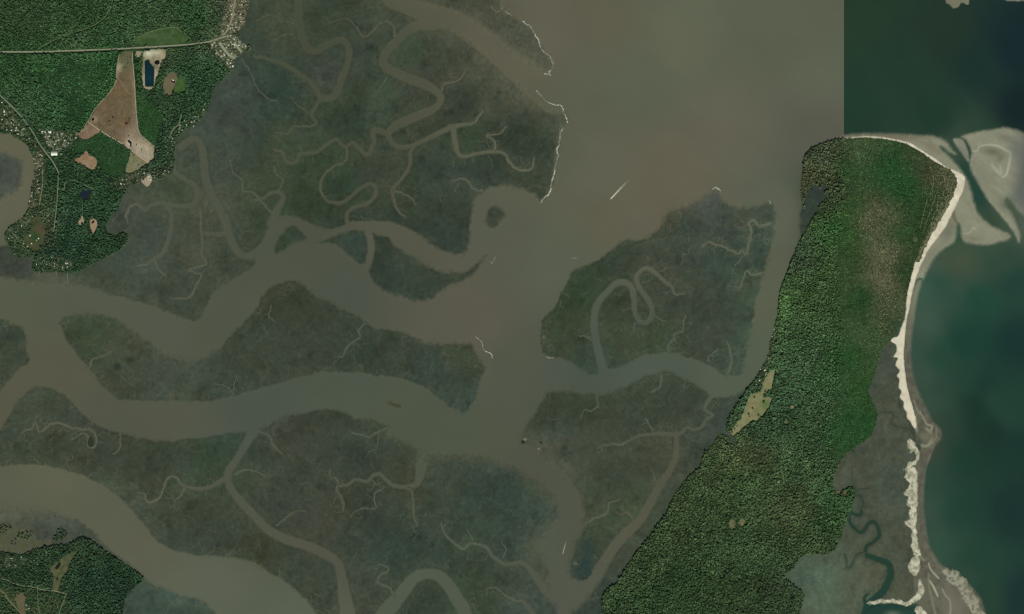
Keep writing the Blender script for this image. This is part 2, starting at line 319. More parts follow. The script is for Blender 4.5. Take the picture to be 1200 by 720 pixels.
tag(est, 'brown silty tidal water of the sound and its rivers', None, None, 'structure')
sea = sheet('sea_water', SEAM, -6000, 7200, 6600, 3.0, 0.0, lambda x, y: waterC(np.maximum(x, SEAM + 0.01), y), MAT_WATER, None)
tag(sea, 'dark teal ocean water east of the barrier island', None, None, 'structure')
# ================================================================ TIDAL CHANNELS (x, y, width)
CH = {
 'nw': ['''440,-60,18 450,-20,18 458,0,18 475,6,20 500,15,24 538,28,26 570,50,28 600,75,30 625,95,36 650,112,44''',
  '''525,26,16 507,29,13 485,32,11 470,43,10 457,57,9 449,70,9 453,80,10 475,91,11 497,99,11 512,108,9 517,116,8 511,126,8 500,132,10 478,141,11 462,149,10 455,158,7 462,170,5 475,173,5 490,168,5 515,156,6 530,149,6 545,146,4 555,144,3 565,130,2''',
  '''350,-30,9 350,0,9 350,20,9 353,40,9 360,57,8 371,60,8 382,54,8 395,48,8 404,49,7 409,60,7 408,72,7 401,92,8 396,106,8 390,114,8 377,115,7 366,99,6 345,83,5 328,74,4.5 312,69,4 298,66,3''',
  '''377,114,5 371,124,4 365,135,4 371,145,3 362,149,2.5 345,148,2 337,157,1.5 322,155,1''',
  '''213,172,9 222,165,7 232,165,7 238,178,8 240,205,9 247,227,9 258,248,9 265,262,9 270,280,9 280,297,8 290,301,8 300,297,9 312,285,11 322,266,14 318,290,16 308,305,18''',
  '''320,262,14 325,246,8 332,233,6 328,226,5 317,227,4 308,233,3.5 298,235,2.5''',
  '''325,224,2.5 332,213,1.5 324,204,1.5 321,195,1''',
  '''455,157,7 438,153,6 438,168,5 430,182,5 418,171,5 411,168,4 405,173,4 394,164,4 384,169,4 370,179,4 352,181,4 347,190,4 337,191,4 331,180,3 320,175,2''',
  '''405,172,3 408,182,3 402,190,2.5 390,196,3 377,210,3 376,225,3 385,236,3.5 400,238,4 412,230,4 427,218,4 437,217,4 441,226,4 432,238,4 414,244,4 406,252,4 408,264,5''',
  '''486,170,5 481,180,4 480,195,4 470,211,4 460,222,4 461,234,3 465,245,2.5 475,255,1.5''',
  '''460,222,2 472,227,2.5 482,232,2 487,240,1''',
  '''531,150,6 533,165,6 537,180,5 545,184,4 556,181,4 577,178,4 590,180,3.5 598,190,3 604,197,3 617,200,3 624,196,2.5 626,185,1.5''',
  '''579,178,3 579,166,2.5 571,158,2 584,157,1.8 593,149,1.2''',
  '''517,106,3 520,98,2.5 537,94,2 545,85,1.2''',
  '''463,44,3 460,30,2.5 452,26,2 441,31,2.2 435,39,2 425,43,2 417,32,1.5 405,22,1.2 385,28,1''',
  '''453,90,2 447,100,1.5 442,110,1''', '''300,25,1.5 315,18,1.5 325,18,1.5 328,25,1.5 345,26,2''',
  '''283,70,2 293,83,2 300,100,1.5 315,116,2 325,118,1.5''', '''365,135,2 355,126,1.5 347,122,1.2 340,112,1''', '''345,40,2 330,42,1.5 320,48,1''',
  '''203,190,3 206,203,4 218,211,5 229,219,6 232,230,7 225,241,6 210,242,5 192,239,4.5 178,240,4 170,247,3.5 160,239,3 152,243,3 148,253,2.5 150,262,1''',
  '''192,239,4 200,248,5 201,262,5 198,280,5 191,297,5 181,303,4 172,310,3 160,312,2''', '''181,303,3 185,315,2 195,324,1''',
  '''268,275,6 255,275,5 240,274,4''',
  '''235,245,2.5 236,275,2.5 237,298,2.5 240,310,2.5 222,316,2.5 228,320,2 236,322,2.5 229,338,2.5 222,349,2 200,350,1.2''',
  '''270,188,1.5 272,202,1.5 283,210,2 285,223,2 297,227,2 310,240,2.5 318,250,2.5''',
  '''530,212,1 545,210,1.8 555,221,1.8 565,224,2.5''', '''532,225,1 540,215,1''', '''600,8,2 585,14,2 575,8,1.5'''],
 'nisland': ['''429,268,7 434,280,8 435,295,8 431,312,8'''],
 'midleft': ['''97,426,2.5 105,431,2.5 108,422,2 120,418,1.5 130,412,1''', '''430,378,2 420,387,2.5 422,395,2 407,407,2 402,417,1.5 396,419,1''', '''318,358,1.5 315,370,1.5 322,378,1''',
  '''275,462,1.5 262,452,1.5 250,451,1''', '''273,458,1.5 277,440,1.2'''],
 'southleft': ['''300,500,12 296,508,11 286,524,9 278,538,8 267,555,9 270,572,8 282,588,9 300,607,10 315,622,10 337,633,11 362,641,11 382,650,11 396,661,10 401,680,12 404,700,15 408,725,18 414,790,22''',
  '''262,562,6 247,571,5 232,573,4.5 220,571,4 212,567,3 206,559,2.5 197,560,2.5 192,572,2.5 185,585,2.5 177,588,2.5 170,585,2 170,579,1.5 162,577,1''', '''218,571,2.5 212,580,2 204,588,1''',
  '''275,556,3 287,551,2.5 300,552,1.5 312,560,1''', '''323,617,2 335,607,2 345,600,1.5 358,598,1''',
  '''497,530,14 494,545,13 492,558,11 488,568,7 475,571,5 460,569,4.5 452,562,4.5 445,556,4.5 437,558,4.5 430,565,3.5 417,562,3.5 407,569,3.5 397,569,3 396,577,2.5 402,590,2 402,600,1.2''',
  
  '''397,569,2.5 395,561,2 387,560,1.5 386,550,1''', '''477,572,2.5 484,580,2 485,605,2 490,617,1''', '''450,570,2 439,580,1.8 439,595,1.8 425,595,1.5 415,601,1.2 411,606,1''',
  '''436,560,1.5 440,568,1.5 447,566,1.2''',
  '''430,790,24 440,745,22 450,722,20 463,705,17 475,690,15 487,677,13 500,673,12 514,675,13 526,687,14 537,705,15 545,722,16 552,790,18''',
  '''462,702,2.5 457,690,2.5 444,685,2.2 443,677,2 453,670,2 455,665,1.5 444,661,1.2''',
  '''517,612,1.5 522,627,2 530,635,2.2 543,643,3 548,640,3 555,637,3 570,642,3.5 577,652,4 590,661,4.5 600,661,4.5 610,660,5 620,666,6 630,680,8 640,692,10 652,702,14''', '''551,640,2 553,630,1.5 548,620,1''', '''588,655,2 593,645,1.5 587,635,1''',
  '''570,690,1.2 582,690,1.5 592,698,1.8 604,704,2.5 612,704,3 620,714,4 628,724,5''', '''571,700,1 570,690,1''',
  '''25,509,1.2 30,505,1.5 38,502,2.2 40,495,2.2 47,505,2.2 55,502,2.2 60,497,3 72,496,3 85,502,3 97,504,3 108,505,3 113,514,2.5 110,524,2.5 103,522,2.5 103,512,2.5 97,508,2 90,512,1.5 84,514,1.5''',
  '''142,508,2 141,525,2 131,532,1.5''', '''304,504,2.5 315,512,2.5 320,522,2.5 330,532,2''', '''412,507,1.5 422,510,2 432,512,2 442,507,2.2 455,502,2.5''', '''443,508,1.5 442,525,1.2 430,530,1''', '''107,490,1.5 108,500,1.5'''],
 'midright': ['''711,442,13 707,434,11 702,415,9.5 698,397,9.5 696,380,8.5 698,362,8 703,352,7.5 712,342,7 722,333,7 732,331,7 740,337,7 743,352,7 744,366,6 750,377,6 758,378,6 764,370,6 763,359,6 756,347,6 748,335,6 746,325,5.5 752,317,5 760,315,5 770,322,4.5 780,331,4 788,337,3.5 791,345,3 802,343,1.5''',
  '''904,262,3 890,266,3.2 884,258,3.2 877,262,3.2 881,270,3.2 877,285,3 875,299,3 869,293,2.5 864,298,2.5 852,291,2.5 840,287,2.2 830,284,2 823,290,1.2''', '''840,287,1.5 833,294,1''', '''870,299,1.5 866,306,1.2 860,312,1''',
  '''893,320,3 882,322,3 875,318,2.5 870,330,2 865,340,1.2''', '''851,437,3 857,425,2.5 855,410,2 852,400,1.5''',
  '''785,412,3 782,406,2.8 789,398,2.2 790,392,2.2 800,388,2 801,378,1.5 803,370,1''', '''830,424,1.8 833,415,1.5 842,408,1.2''', '''697,402,2 686,395,2 680,395,1.5''', '''765,368,2 775,375,1.5 782,376,1''', '''745,378,1.8 742,390,1.2'''],
 'southright': ['''792,508,5 793,525,6 791,540,7 783,555,8 775,567,8.5 762,590,10 750,610,11 735,624,12 720,641,12 708,660,13 697,677,16 682,692,22 668,702,30''',
  '''700,525,1.2 712,521,2 730,520,3 747,512,3.5 765,509,4 782,509,5 792,510,5 800,507,4 805,501,3.5 812,504,3.5 822,501,3.5 828,492,3.5 835,487,3.5 826,480,3.5 829,472,4 836,462,5 841,456,6''', '''705,522,1.5 706,530,1''',
  '''700,462,2 701,477,2.2 692,482,2 685,480,1.5 680,492,1''', '''775,440,2.5 774,452,2.2 762,460,1.5''', '''755,490,1.5 760,497,1.8 764,506,2''', '''783,505,1.5 781,499,1.2''',
  '''682,617,3.5 690,610,3 700,607,2.5 712,600,2.5 715,590,2 725,585,1.5''', '''742,606,3 735,600,2 728,603,1.5 722,600,1''', '''773,570,2 768,560,1.5 763,550,1''', '''793,555,1''' ],
 'beachmarsh': ['''998,548,1 999,565,1.2 1001,572,1.5 1003,580,2.5 1010,583,2.8 1012,590,3 1009,597,3.2 1010,602,3.5 1004,604,3.5 997,601,3.5 995,610,4 1001,619,4.2 1009,624,4.2 1014,620,4.2 1018,613,4.2 1024,612,4.5 1029,619,4.8 1030,628,4.8 1024,635,4.8 1016,640,4.8 1014,649,5 1022,653,6 1033,657,7 1041,661,7.5 1044,672,8 1040,683,8.5 1035,693,8.5 1026,701,9 1018,709,10 1016,720,14''',
   '''1003,576,1.5 1010,573,1.5 1018,573,1.2''', '''1014,649,3 1009,648,3 1003,651,3 1000,658,3 996,665,3 992,664,3 992,656,3 989,650,3 984,650,2.8 982,657,2.5 978,661,2.5 974,654,2 967,655,1.5 958,659,1''',
   '''1014,708,4 1013,700,4 1018,696,3''', '''1030,485,1.2 1037,483,1.8 1045,484,2 1047,489,2 1044,495,2 1050,500,2.2 1062,502,2.5 1068,504,3 1071,512,2.5 1073,520,2.5 1079,526,2.5 1086,524,2'''],
}
CHP = {k: [P(s) for s in v] for k, v in CH.items()}
SOFT = P('''10,180,7 20,190,7 27,205,7 18,222,7 0,180,7 0,235,7 540,60,8 500,45,5 560,75,9 585,95,10 605,108,10 520,55,6 610,60,7 500,10,5 600,70,9 560,55,7 640,110,10 540,40,6 520,10,6 620,45,5 645,170,7 640,200,7 600,85,8 500,30,4 585,30,6 545,70,4 630,130,6
640,620,8 625,650,9 640,600,7 625,570,6 610,560,6 500,535,9 520,540,9 560,542,10 660,545,6 635,530,6 640,520,5 480,520,6 455,500,4 640,480,3 660,460,4
780,245,6 800,240,6 850,240,6 900,240,5 740,275,3 820,225,5 690,310,2 120,375,3 160,395,4 200,415,5 240,415,6 280,385,3 100,370,3 340,335,3
490,350,5 460,340,4 540,300,4 500,310,4 340,285,4 350,275,3 590,255,3 580,262,3 380,355,4 500,398,4 540,403,4 565,430,4 560,470,3
30,600,6 60,605,6 100,615,5 30,500,3 20,180,5 25,215,5 10,235,5 150,690,4 200,695,4 240,705,3 170,510,3 260,658,2 300,665,3 350,690,3
880,330,4 885,300,4 880,400,4 870,430,4 440,265,2 880,280,3 500,300,3 750,450,3 800,450,3 700,462,3 320,495,3 420,487,3 320,445,3 380,437,2
0,330,5 40,335,5 80,335,5 130,345,3 190,365,4 236,372,3 265,340,3 0,375,3 30,400,3 600,222,5 570,225,4 548,270,3 680,690,5 700,690,4 650,690,6 640,700,6 670,600,4''')
def softw(x, y):
    s = np.zeros(x.shape); w = np.full(x.shape, 1e-9)
    d0 = 1.0 / (30.0 ** 2) ** 2; s += 1.4 * d0; w += d0
    for (a, b, r) in SOFT:
        k = 1.0 / (((x - a) ** 2 + (y - b) ** 2) + 50.0) ** 2; s += k * r; w += k
    return s / w
SG = Grid(-120, -100, 1320, 820, 10); SW = softw(SG.X, SG.Y)
def softf(x, y):
    u = np.clip((x + 120) / 10, 0, SW.shape[1] - 1.001); v = np.clip((y + 100) / 10, 0, SW.shape[0] - 1.001)
    i = u.astype(int); j = v.astype(int); a = u - i; b = v - j
    return (SW[j, i] * (1 - a) + SW[j, i + 1] * a) * (1 - b) + (SW[j + 1, i] * (1 - a) + SW[j + 1, i + 1] * a) * b
# ================================================================ SALT MARSHES
EX, EY, EX2, EY2 = -100, -80, 1300, 800
MARSH = [
 ('nw', 'salt_marsh', 'large dark green salt marsh cut by looping creeks between the northwest mainland and the sound', '''-60,-60 440,-60 500,-60 500,5 560,45 600,72 618,95 632,105 645,118 655,122 660,130 663,142 655,152 655,170 651,185 649,200 645,220 635,236 626,229 615,224
   600,219 587,217 575,220 562,227 555,237 552,255 550,280 547,292 542,299 532,299 520,295 505,286 490,276 475,267 460,261 440,259 420,259 407,261 400,266 387,269 375,267 360,260 345,254 327,255
   312,285 302,302 297,313 275,327 252,342 245,355 239,364 236,373 230,377 222,376 200,367 185,361 165,355 150,351 130,346 110,338 80,332 40,330 0,325 -110,322 -110,292 -20,292 8,286 30,290 55,270 55,170 20,120 -110,110 -110,-60'''),
 ('nw', 'mud_bank', 'brown muddy marsh strip north of the wide channel, behind the upper surf line', '''480,-60 590,-60 588,8 598,18 606,24 613,26 620,32 627,42 633,52 639,62 645,70 647,80 641,88 628,84 612,70 595,58 570,40 540,22 500,8 480,0'''),
 ('nisland', 'marsh_island', 'two small dark marsh islets split by a short channel in the middle river', '''372,285 385,280 396,276 405,273 413,269 420,270 430,272 445,276 447,277 455,277 462,287 475,297 490,305 500,312 517,317 535,320 550,318 558,309 569,300 565,308 556,320 547,327 535,332 517,342 500,352 487,352 470,347 450,340 438,330 432,318 429,309 422,310 410,300 398,289 388,285'''),
 ('nisland', 'marsh_island', 'tiny dark marsh islet in the bend north of the middle river', '''323,296 326,283 330,275 338,267 345,265 352,271 358,280 350,284 340,288 332,293'''),
 ('nisland', 'marsh_island', 'small oval dark marsh islet near the river mouth', '''570,256 572,248 577,244 584,244 590,249 591,254 586,262 579,267 572,267 570,262'''),
 ('midleft', 'marsh_island', 'long dark marsh island between the two western rivers', '''70,377 82,371 100,368 120,369 140,377 160,390 175,402 190,414 207,421 225,424 240,420 257,407 272,392 287,377 300,362 307,348 317,337 332,330 345,330 358,336 370,348 387,355
   400,362 412,367 427,375 437,385 450,386 465,387 485,396 507,402 535,404 552,404 560,420 567,430 562,452 557,467 550,477 542,484 530,479 512,467 500,456 480,447 460,442 440,440 425,437 407,437 387,436 370,437 355,441 337,447 320,452 300,457
   275,464 250,469 225,471 195,470 170,470 140,469 130,462 117,450 105,432 95,422 87,410 77,397 71,382'''),
 ('midleft', 'marsh_point', 'rounded marsh point at the west edge of the river fork', '''-110,370 0,375 12,379 27,385 32,400 31,412 37,422 25,432 12,445 0,460 -30,490 -110,530'''),
 ('southleft', 'salt_marsh', 'broad dark salt marsh south of the western river with branching creeks', '''-110,545 -40,530 0,505 5,497 15,480 25,467 37,456 50,453 65,457 80,467 92,480 105,492 117,500 140,507 155,511 180,516 200,517 225,514 250,511 270,507 287,506
   300,504 312,499 325,492 342,487 360,484 380,480 400,482 417,490 440,495 455,500 452,510 462,515 480,522 492,530 505,536 520,538 540,536 560,539 580,542 598,547 612,554 625,562 638,572 648,588 652,605 644,618
   632,630 626,645 634,656 643,668 640,682 646,700 652,720 655,800 380,800 385,740 372,720 362,707 350,695 332,680 315,670 300,661 282,655 265,652 240,652 220,649 200,644 185,635 172,620 160,605 147,590 132,577 117,567 100,559 75,551 50,546 25,545 0,547 -110,556'''),
 ('none', 'mud_flat', 'grey green tidal flat round the wooded point south of the big river bend', '''-110,596 0,598 30,599 60,602 85,608 102,616 120,636 150,660 168,677 185,687 212,697 237,705 248,715 258,735 275,800 -110,800'''),
 ('none', 'marsh_patch', 'small dark marsh patch in the western lagoon', '''-110,170 -30,176 0,178 15,182 24,188 28,200 25,214 18,224 8,230 -20,238 -110,250'''),
 ('midright', 'marsh_island', 'rounded green marsh island with looping creeks in the middle of the sound', '''634,380 634,405 640,417 660,420 677,430 692,439 710,436 713,434 730,429 750,419 770,414 790,414 807,419 825,426 842,435 852,440 867,440 872,427 877,402 882,375 886,355 889,345 894,325 898,312 904,288 908,262 908,245 903,238
   895,240 880,242 865,243 850,240 845,230 838,223 828,228 815,236 800,244 787,247 778,255 775,265 765,274 750,281 732,282 722,290 710,297 700,305 685,312 670,319 667,328 657,345 650,360 640,370'''),
 ('southright', 'salt_marsh', 'dark salt marsh between the sound and the wooded barrier island', '''615,505 622,493 628,482 635,472 643,459 660,460 682,461 700,463 712,461 725,456 740,450 760,441 775,437 785,436 797,442 815,451 830,462 838,466 852,466 864,463 885,450 900,470 900,600 800,700 780,800 668,800 668,720 672,706 684,696
   700,686 708,672 690,680 677,681 669,675 668,662 671,648 676,634 683,622 684,605 683,590 677,574 665,558 650,547 640,538 630,528 622,522 611,519 612,510'''),
 ('none', 'marsh_cove', 'blue grey marsh cove in the northwest shore of the barrier island', '''941,232 943,210 985,210 985,250 960,275 945,300 930,318 925,320 931,300 936,282 937,262 938,248'''),
 ('beachmarsh', 'salt_marsh', 'grey brown salt marsh between the barrier island forest and the white beach', '''1000,400 1030,398 1047,392 1060,392 1062,440 1072,470 1080,495 1076,530 1072,560 1072,600 1074,650 1080,690 1074,708 1060,709 1040,708 1024,709 1012,716 1006,730 1004,800 900,800 900,600 960,500'''),
]
creek_labels = {'nw': 'pale winding creeks threading the northwestern salt marsh', 'nisland': 'short pale cut between two small marsh islets', 'midleft': 'fine pale creeks on the long western marsh island',
 'southleft': 'pale branching creeks in the southern salt marsh', 'midright': 'pale looping creeks on the rounded marsh island', 'southright': 'pale creeks in the marsh beside the wooded barrier island', 'beachmarsh': 'dark teal creek winding through the marsh behind the beach'}
marsh_fields = []
def build_marsh(key, name, label, pts, step=1.25):
    pts = np.array(P(pts)); pp = catmull(pts, 3)
    x0, y0 = pp.min(0) - 14; x1, y1 = pp.max(0) + 14
    g = Grid(max(x0, EX), max(y0, EY), min(x1, EX2), min(y1, EY2), step)
    F = poly_sdf(g, pp)
    F = F + 0.9 * fbm(g.X, g.Y, 7, 2, 51) + 0.5 * fbm(g.X, g.Y, 2.6, 2, 52)
    w = softf(g.X, g.Y)
    F = F + 0.35 * w * fbm(g.X, g.Y, 11, 3, 53) + np.clip(w - 1.2, 0, 4) * 0.45 * fbm(g.X, g.Y, 3.4, 2, 55)
    if key in CHP:
        c = np.full(g.X.shape, -12.0)
        for ch in CHP[key]:
            if max(p[2] for p in ch) >= 2.4:
                q = catmull(ch, 4, False)
                line_field(g, q, out=c)
        c = c + 0.35 * fbm(g.X, g.Y, 3.5, 2, 54)
        F = np.minimum(F, -c)
    zoff = 0.03 * len(marsh_fields)
    wl = np.where(poly_sdf(g, pp) < 12, w, np.minimum(w, 1.3)); wl = np.minimum(wl, 0.9 + 9)
    H = F + wl * 0.8
    from_f = Grid.__new__(Grid)
    def samp(A, x, y):
        u = np.clip((x - g.xs[0]) / step, 0, A.shape[1] - 1.001); v = np.clip((y - g.ys[0]) / step, 0, A.shape[0] - 1.001)
        i = u.astype(int); j = v.astype(int); a = u - i; b = v - j
        return (A[j, i] * (1 - a) + A[j, i + 1] * a) * (1 - b) + (A[j + 1, i] * (1 - a) + A[j + 1, i + 1] * a) * b
    def cf(x, y, f):
        ff = samp(F, x, y); ww = samp(wl, x, y); t = sstep(-0.8, 0.8, ff / ww)[..., None]
        m = marshC(x, y); wc = waterC(x, y)
        # darker wet rim just inside the bank
        rim = np.exp(-((ff - 2.2) / 1.6) ** 2)[..., None] * 0.07
        lev = (0.42 * np.exp(-np.clip(ff, 0, 60) / 4.5) * np.clip(fbm(x, y, 9, 3, 58) + .55, 0, 1.2) * np.clip(0.3 + vnoise(x / 2.2, y / 2.2, 59), 0, 1.2))[..., None]
        m = m * (1.03 - 0.13 * sstep(5, 20, ff))[..., None]; m = m * (1 - lev) + wc * 0.94 * lev
        return wc * (1 - t) + m * (1 - rim) * t
    def zf(x, y, f):
        ff = samp(F, x, y); ww = samp(wl, x, y); return 0.15 + zoff + 1.3 * sstep(-0.8, 0.8, ff / ww)
    o = region_mesh(name, g, H, zf, cf, MAT_MARSH)
    tag(o, label, None, None, 'structure')
    marsh_fields.append((g, F, key))
    return g, F
def sampg(g, A, x, y):
    u = np.clip((x - g.xs[0]) / g.step, 0, A.shape[1] - 1.001); v = np.clip((y - g.ys[0]) / g.step, 0, A.shape[0] - 1.001)
    i = np.floor(u).astype(int); j = np.floor(v).astype(int)
    return A[j, i]
for key, nm, lb, pts in MARSH: build_marsh(key, nm, lb, pts)
# thin creeks as ribbons of wet mud and water lying in the marsh
class Ribbons:
    def __init__(s): s.V = []; s.L = []; s.C = []; s.n = 0
    def add(s, pts, z, cf_edge, cf_mid, fade=True, k=1.0):
        p = np.array(pts, float); x, y, w = p[:, 0], p[:, 1], p[:, 2]; n = len(p)
        if n < 2: return
        tx = np.gradient(x); ty = np.gradient(y); L = np.hypot(tx, ty) + 1e-9; nx_, ny_ = -ty / L, tx / L
        s.k = (getattr(s, 'k', 0) + 1) % 97; z = z + s.k * 0.011
        offs = [-0.5, -0.22, 0.22, 0.5]; rows = []; cols = []
        for q, o in enumerate(offs):
            ww = w * 1.35 if fade else w
            X = x + nx_ * ww * o; Y = y + ny_ * ww * o; wx, wy = world_xy(X, Y)
            rows.append(np.stack([wx, wy, np.full(n, z) + np.linspace(0, .2, n)], 1))
            cols.append(cf_edge(X, Y) if (q in (0, 3)) else cf_mid(X, Y) * k)
        V = np.stack(rows, 1).reshape(-1, 3); C = np.stack(cols, 1).reshape(-1, 3)
        a = np.arange(n - 1)
        for q in range(3):
            i0 = a * 4 + q + s.n; s.L.append(np.stack([i0, i0 + 1, i0 + 5, i0 + 4], 1))
        s.V.append(V); s.C.append(C); s.n += len(V)
    def build(s, name, mat, parent=None):
        V = np.concatenate(s.V); L = np.concatenate(s.L); C = np.concatenate(s.C)
        # keep every face pointing up
        a, b, c = V[L[:, 0]], V[L[:, 1]], V[L[:, 2]]
        cr = (b[:, 0] - a[:, 0]) * (c[:, 1] - a[:, 1]) - (b[:, 1] - a[:, 1]) * (c[:, 0] - a[:, 0])
        L = np.where((cr < 0)[:, None], L[:, ::-1], L)
        return finish(name, V, L.ravel(), np.arange(len(L)) * 4, np.full(len(L), 4), mat, C, parent)
def jitter(q, a=0.35, sc_=5.0, seed=0):
    q = np.array(q); q[:, 0] += a * fbm(q[:, 0], q[:, 1], sc_, 2, 200 + seed); q[:, 1] += a * fbm(q[:, 0] + 50, q[:, 1], sc_, 2, 230 + seed); return q
for key, chans in CHP.items():
    rb = Ribbons(); any_ = False
    for ch in chans:
        if len(ch) < 2: continue
        q = catmull(ch, 6, False); m = q[:, 2] < 3.3
        if m.sum() < 3: continue
        # contiguous runs
        idx = np.nonzero(m)[0]; runs = np.split(idx, np.nonzero(np.diff(idx) > 1)[0] + 1)
        for r in runs:
            if len(r) < 3: continue
            if key == 'beachmarsh': rb.add(jitter(q[r], 0.3), 1.9, lambda x, y: marshC(x, y) * 0.9, lambda x, y: waterC(x, y) * 0.45 + marshC(x, y) * 0.4)
            else: rb.add(jitter(jitter(q[r], 1.1, 7), 0.7, 2.6, 3), 2.0, marshC, lambda x, y: waterC(x, y) * 0.98 + marshC(x, y) * 0.16)
            any_ = True
    if any_: tag(rb.build('tidal_creek', MAT_MARSH), creek_labels[key], None, None, 'structure')
# hair-fine runnels that nobody could count
rb = Ribbons(); n_r = 0; RUN = []
def runnel(x, y, ang, L, w, g, F, depth=0):
    global n_r
    pts = []; a = ang; cur = 0.0; gx0 = float(g.xs[0]); gy0 = float(g.ys[0]); gs = g.step; x, y = float(x), float(y); H_, W_ = F.shape
    for k in range(int(L)):
        cur = cur * 0.5 + rnd.uniform(-0.6, 0.6); a += cur * 0.8 + (ang - a) * 0.22
        x += math.cos(a) * 0.9; y += math.sin(a) * 0.9
        iu = int((x - gx0) / gs); iv = int((y - gy0) / gs)
        if iu < 1 or iv < 1 or iu >= W_ - 1 or iv >= H_ - 1 or F[iv, iu] < 0.2: break
        pts.append((x, y, w * (1 - 0.6 * k / L)))
        if depth < 3 and k > 2 and rnd.random() < 0.16: runnel(x, y, a + rnd.choice((-1, 1)) * rnd.uniform(0.6, 1.2), L * 0.5, w * 0.75, g, F, depth + 1)
    if len(pts) > 3:
        RUN.append((pts, rnd.uniform(0.45, 1.0))); n_r += 1
for g, F, key in marsh_fields:
    if key in ('beachmarsh', 'nisland', 'none'): continue
    gy, gx = np.gradient(F)
    J, I = np.nonzero((F > 0.4) & (F < 1.6)); 
    if not len(J): continue
    n = int(len(J) * 0.085)
    for t in R.choice(len(J), n, replace=False):
        j, i = J[t], I[t]; x, y = g.xs[i], g.ys[j]
        if not (-40 < x < 940 and -30 < y < 750): continue
        if vnoise(np.array([x / 40.0]), np.array([y / 40.0]), 91)[0] < 0.3: continue
        runnel(x, y, math.atan2(gy[j, i], gx[j, i]) + rnd.uniform(-.5, .5), rnd.uniform(5, 20), rnd.uniform(0.6, 1.15), g, F)
for g, F, key in marsh_fields:
    if key in ('beachmarsh', 'nisland', 'none'): continue
    for ch in CHP[key]:
        if max(p[2] for p in ch) > 6: continue
        q = catmull(ch, 5, False)
        for k in range(1, len(q) - 1):
            if rnd.random() > .38: continue
            a0 = math.atan2(q[k + 1, 1] - q[k - 1, 1], q[k + 1, 0] - q[k - 1, 0]); sg = rnd.choice((-1, 1)); w_ = q[k, 2] / 2
            x, y = q[k, 0] - math.sin(a0) * sg * w_, q[k, 1] + math.cos(a0) * sg * w_
            if g.xs[2] < x < g.xs[-3] and g.ys[2] < y < g.ys[-3]: runnel(x, y, a0 + sg * 1.57 + rnd.uniform(-.5, .5), rnd.uniform(5, 16), rnd.uniform(0.55, 0.95), g, F)
    J, I = np.nonzero(F > 4)
    for t in R.choice(len(J), len(J) // 420, replace=False):
        x, y = g.xs[I[t]], g.ys[J[t]]
        if not (-20 < x < 930 and -10 < y < 735): continue
        if vnoise(np.array([x / 30.0]), np.array([y / 30.0]), 93)[0] < 0.42: continue
        runnel(x, y, rnd.uniform(0, 6.28), rnd.uniform(8, 24), rnd.uniform(0.55, 0.9), g, F)
_all = np.array([p for q, _ in RUN for p in q]); _sv = np.array([s_ for q, s_ in RUN for p in q])
_m = marshC(_all[:, 0], _all[:, 1]); _w = waterC(_all[:, 0], _all[:, 1]) * _sv[:, None] + _m * (1 - _sv[:, None] * 0.9); _k = 0
for q, s_ in RUN:
    k0, k1 = _k, _k + len(q); _k = k1
    rb.add(q, 1.75, lambda X, Y: _m[k0:k1], lambda X, Y: _w[k0:k1], True)
tag(rb.build('marsh_runnels', MAT_MARSH), 'hair fine pale runnels spread over the dark marshes', None, None, 'stuff')
# ================================================================ SEA SHOALS, SAND FLATS, BEACH
def ripple(x, y, sx=.75, sy=.66, s0=5.0):
    u = x * sx + y * sy; v = -x * sy + y * sx
    return 0.07 * fbm(u / 5.0, v, s0, 3, 610) + 0.05 * fbm(u / 3.0, v, 2.2, 2, 611)
def patch(name, pts, col, mat, z0, z1, soft=1.5, step=0.8, rough=0.5, col2=None, base=None, label=None, kind='structure', smooth_=3, nse=0.06, var=None, parent=None, sc_=2.6):
    pp = catmull(np.array(P(pts)), smooth_) if smooth_ else np.array(P(pts))
    x0, y0 = pp.min(0)[:2] - soft - 3; x1, y1 = pp.max(0)[:2] + soft + 3
    g = Grid(x0, y0, x1, y1, step); F0 = poly_sdf(g, pp)
    F = F0 + rough * fbm(g.X, g.Y, sc_, 2, 300) + rough * 0.8 * fbm(g.X, g.Y, sc_ * 3, 2, 301)
    def samp(x, y):
        u = np.clip((x - g.xs[0]) / step, 0, F.shape[1] - 1.001); v = np.clip((y - g.ys[0]) / step, 0, F.shape[0] - 1.001)
        i = u.astype(int); j = v.astype(int); a = u - i; b = v - j
        return (F[j, i] * (1 - a) + F[j, i + 1] * a) * (1 - b) + (F[j + 1, i] * (1 - a) + F[j + 1, i + 1] * a) * b
    def cf(x, y, f):
        ff = samp(x, y); c = (col(x, y) if callable(col) else np.broadcast_to(lin(col), x.shape + (3,)))
        if col2 is not None:
            k = np.clip(0.5 + 0.9 * fbm(x, y, col2[1], 3, 310), 0, 1)[..., None]; c = c * (1 - k) + lin(col2[0]) * k
        c = c * (1 + nse * fbm(x, y, 5, 3, 320)[..., None])
        if mat in (MAT_FLAT, MAT_SAND): c = c * (1 + ripple(x, y)[..., None])
        if var is not None: c = var(x, y, ff, c)
        if base is not None:
            t = sstep(-soft * 0.8, soft * 0.8, ff)[..., None]; c = base(x, y) * (1 - t) + c * t
        return c
    def zf(x, y, f): return z0 + (z1 - z0) * sstep(-soft * 0.8, soft * 1.2, samp(x, y))
    o = region_mesh(name, g, F + (soft * 0.8 if base is not None else 0), zf, cf, mat, parent)
    if o and label: tag(o, label, None, None, kind)
    return o
SEA = waterC
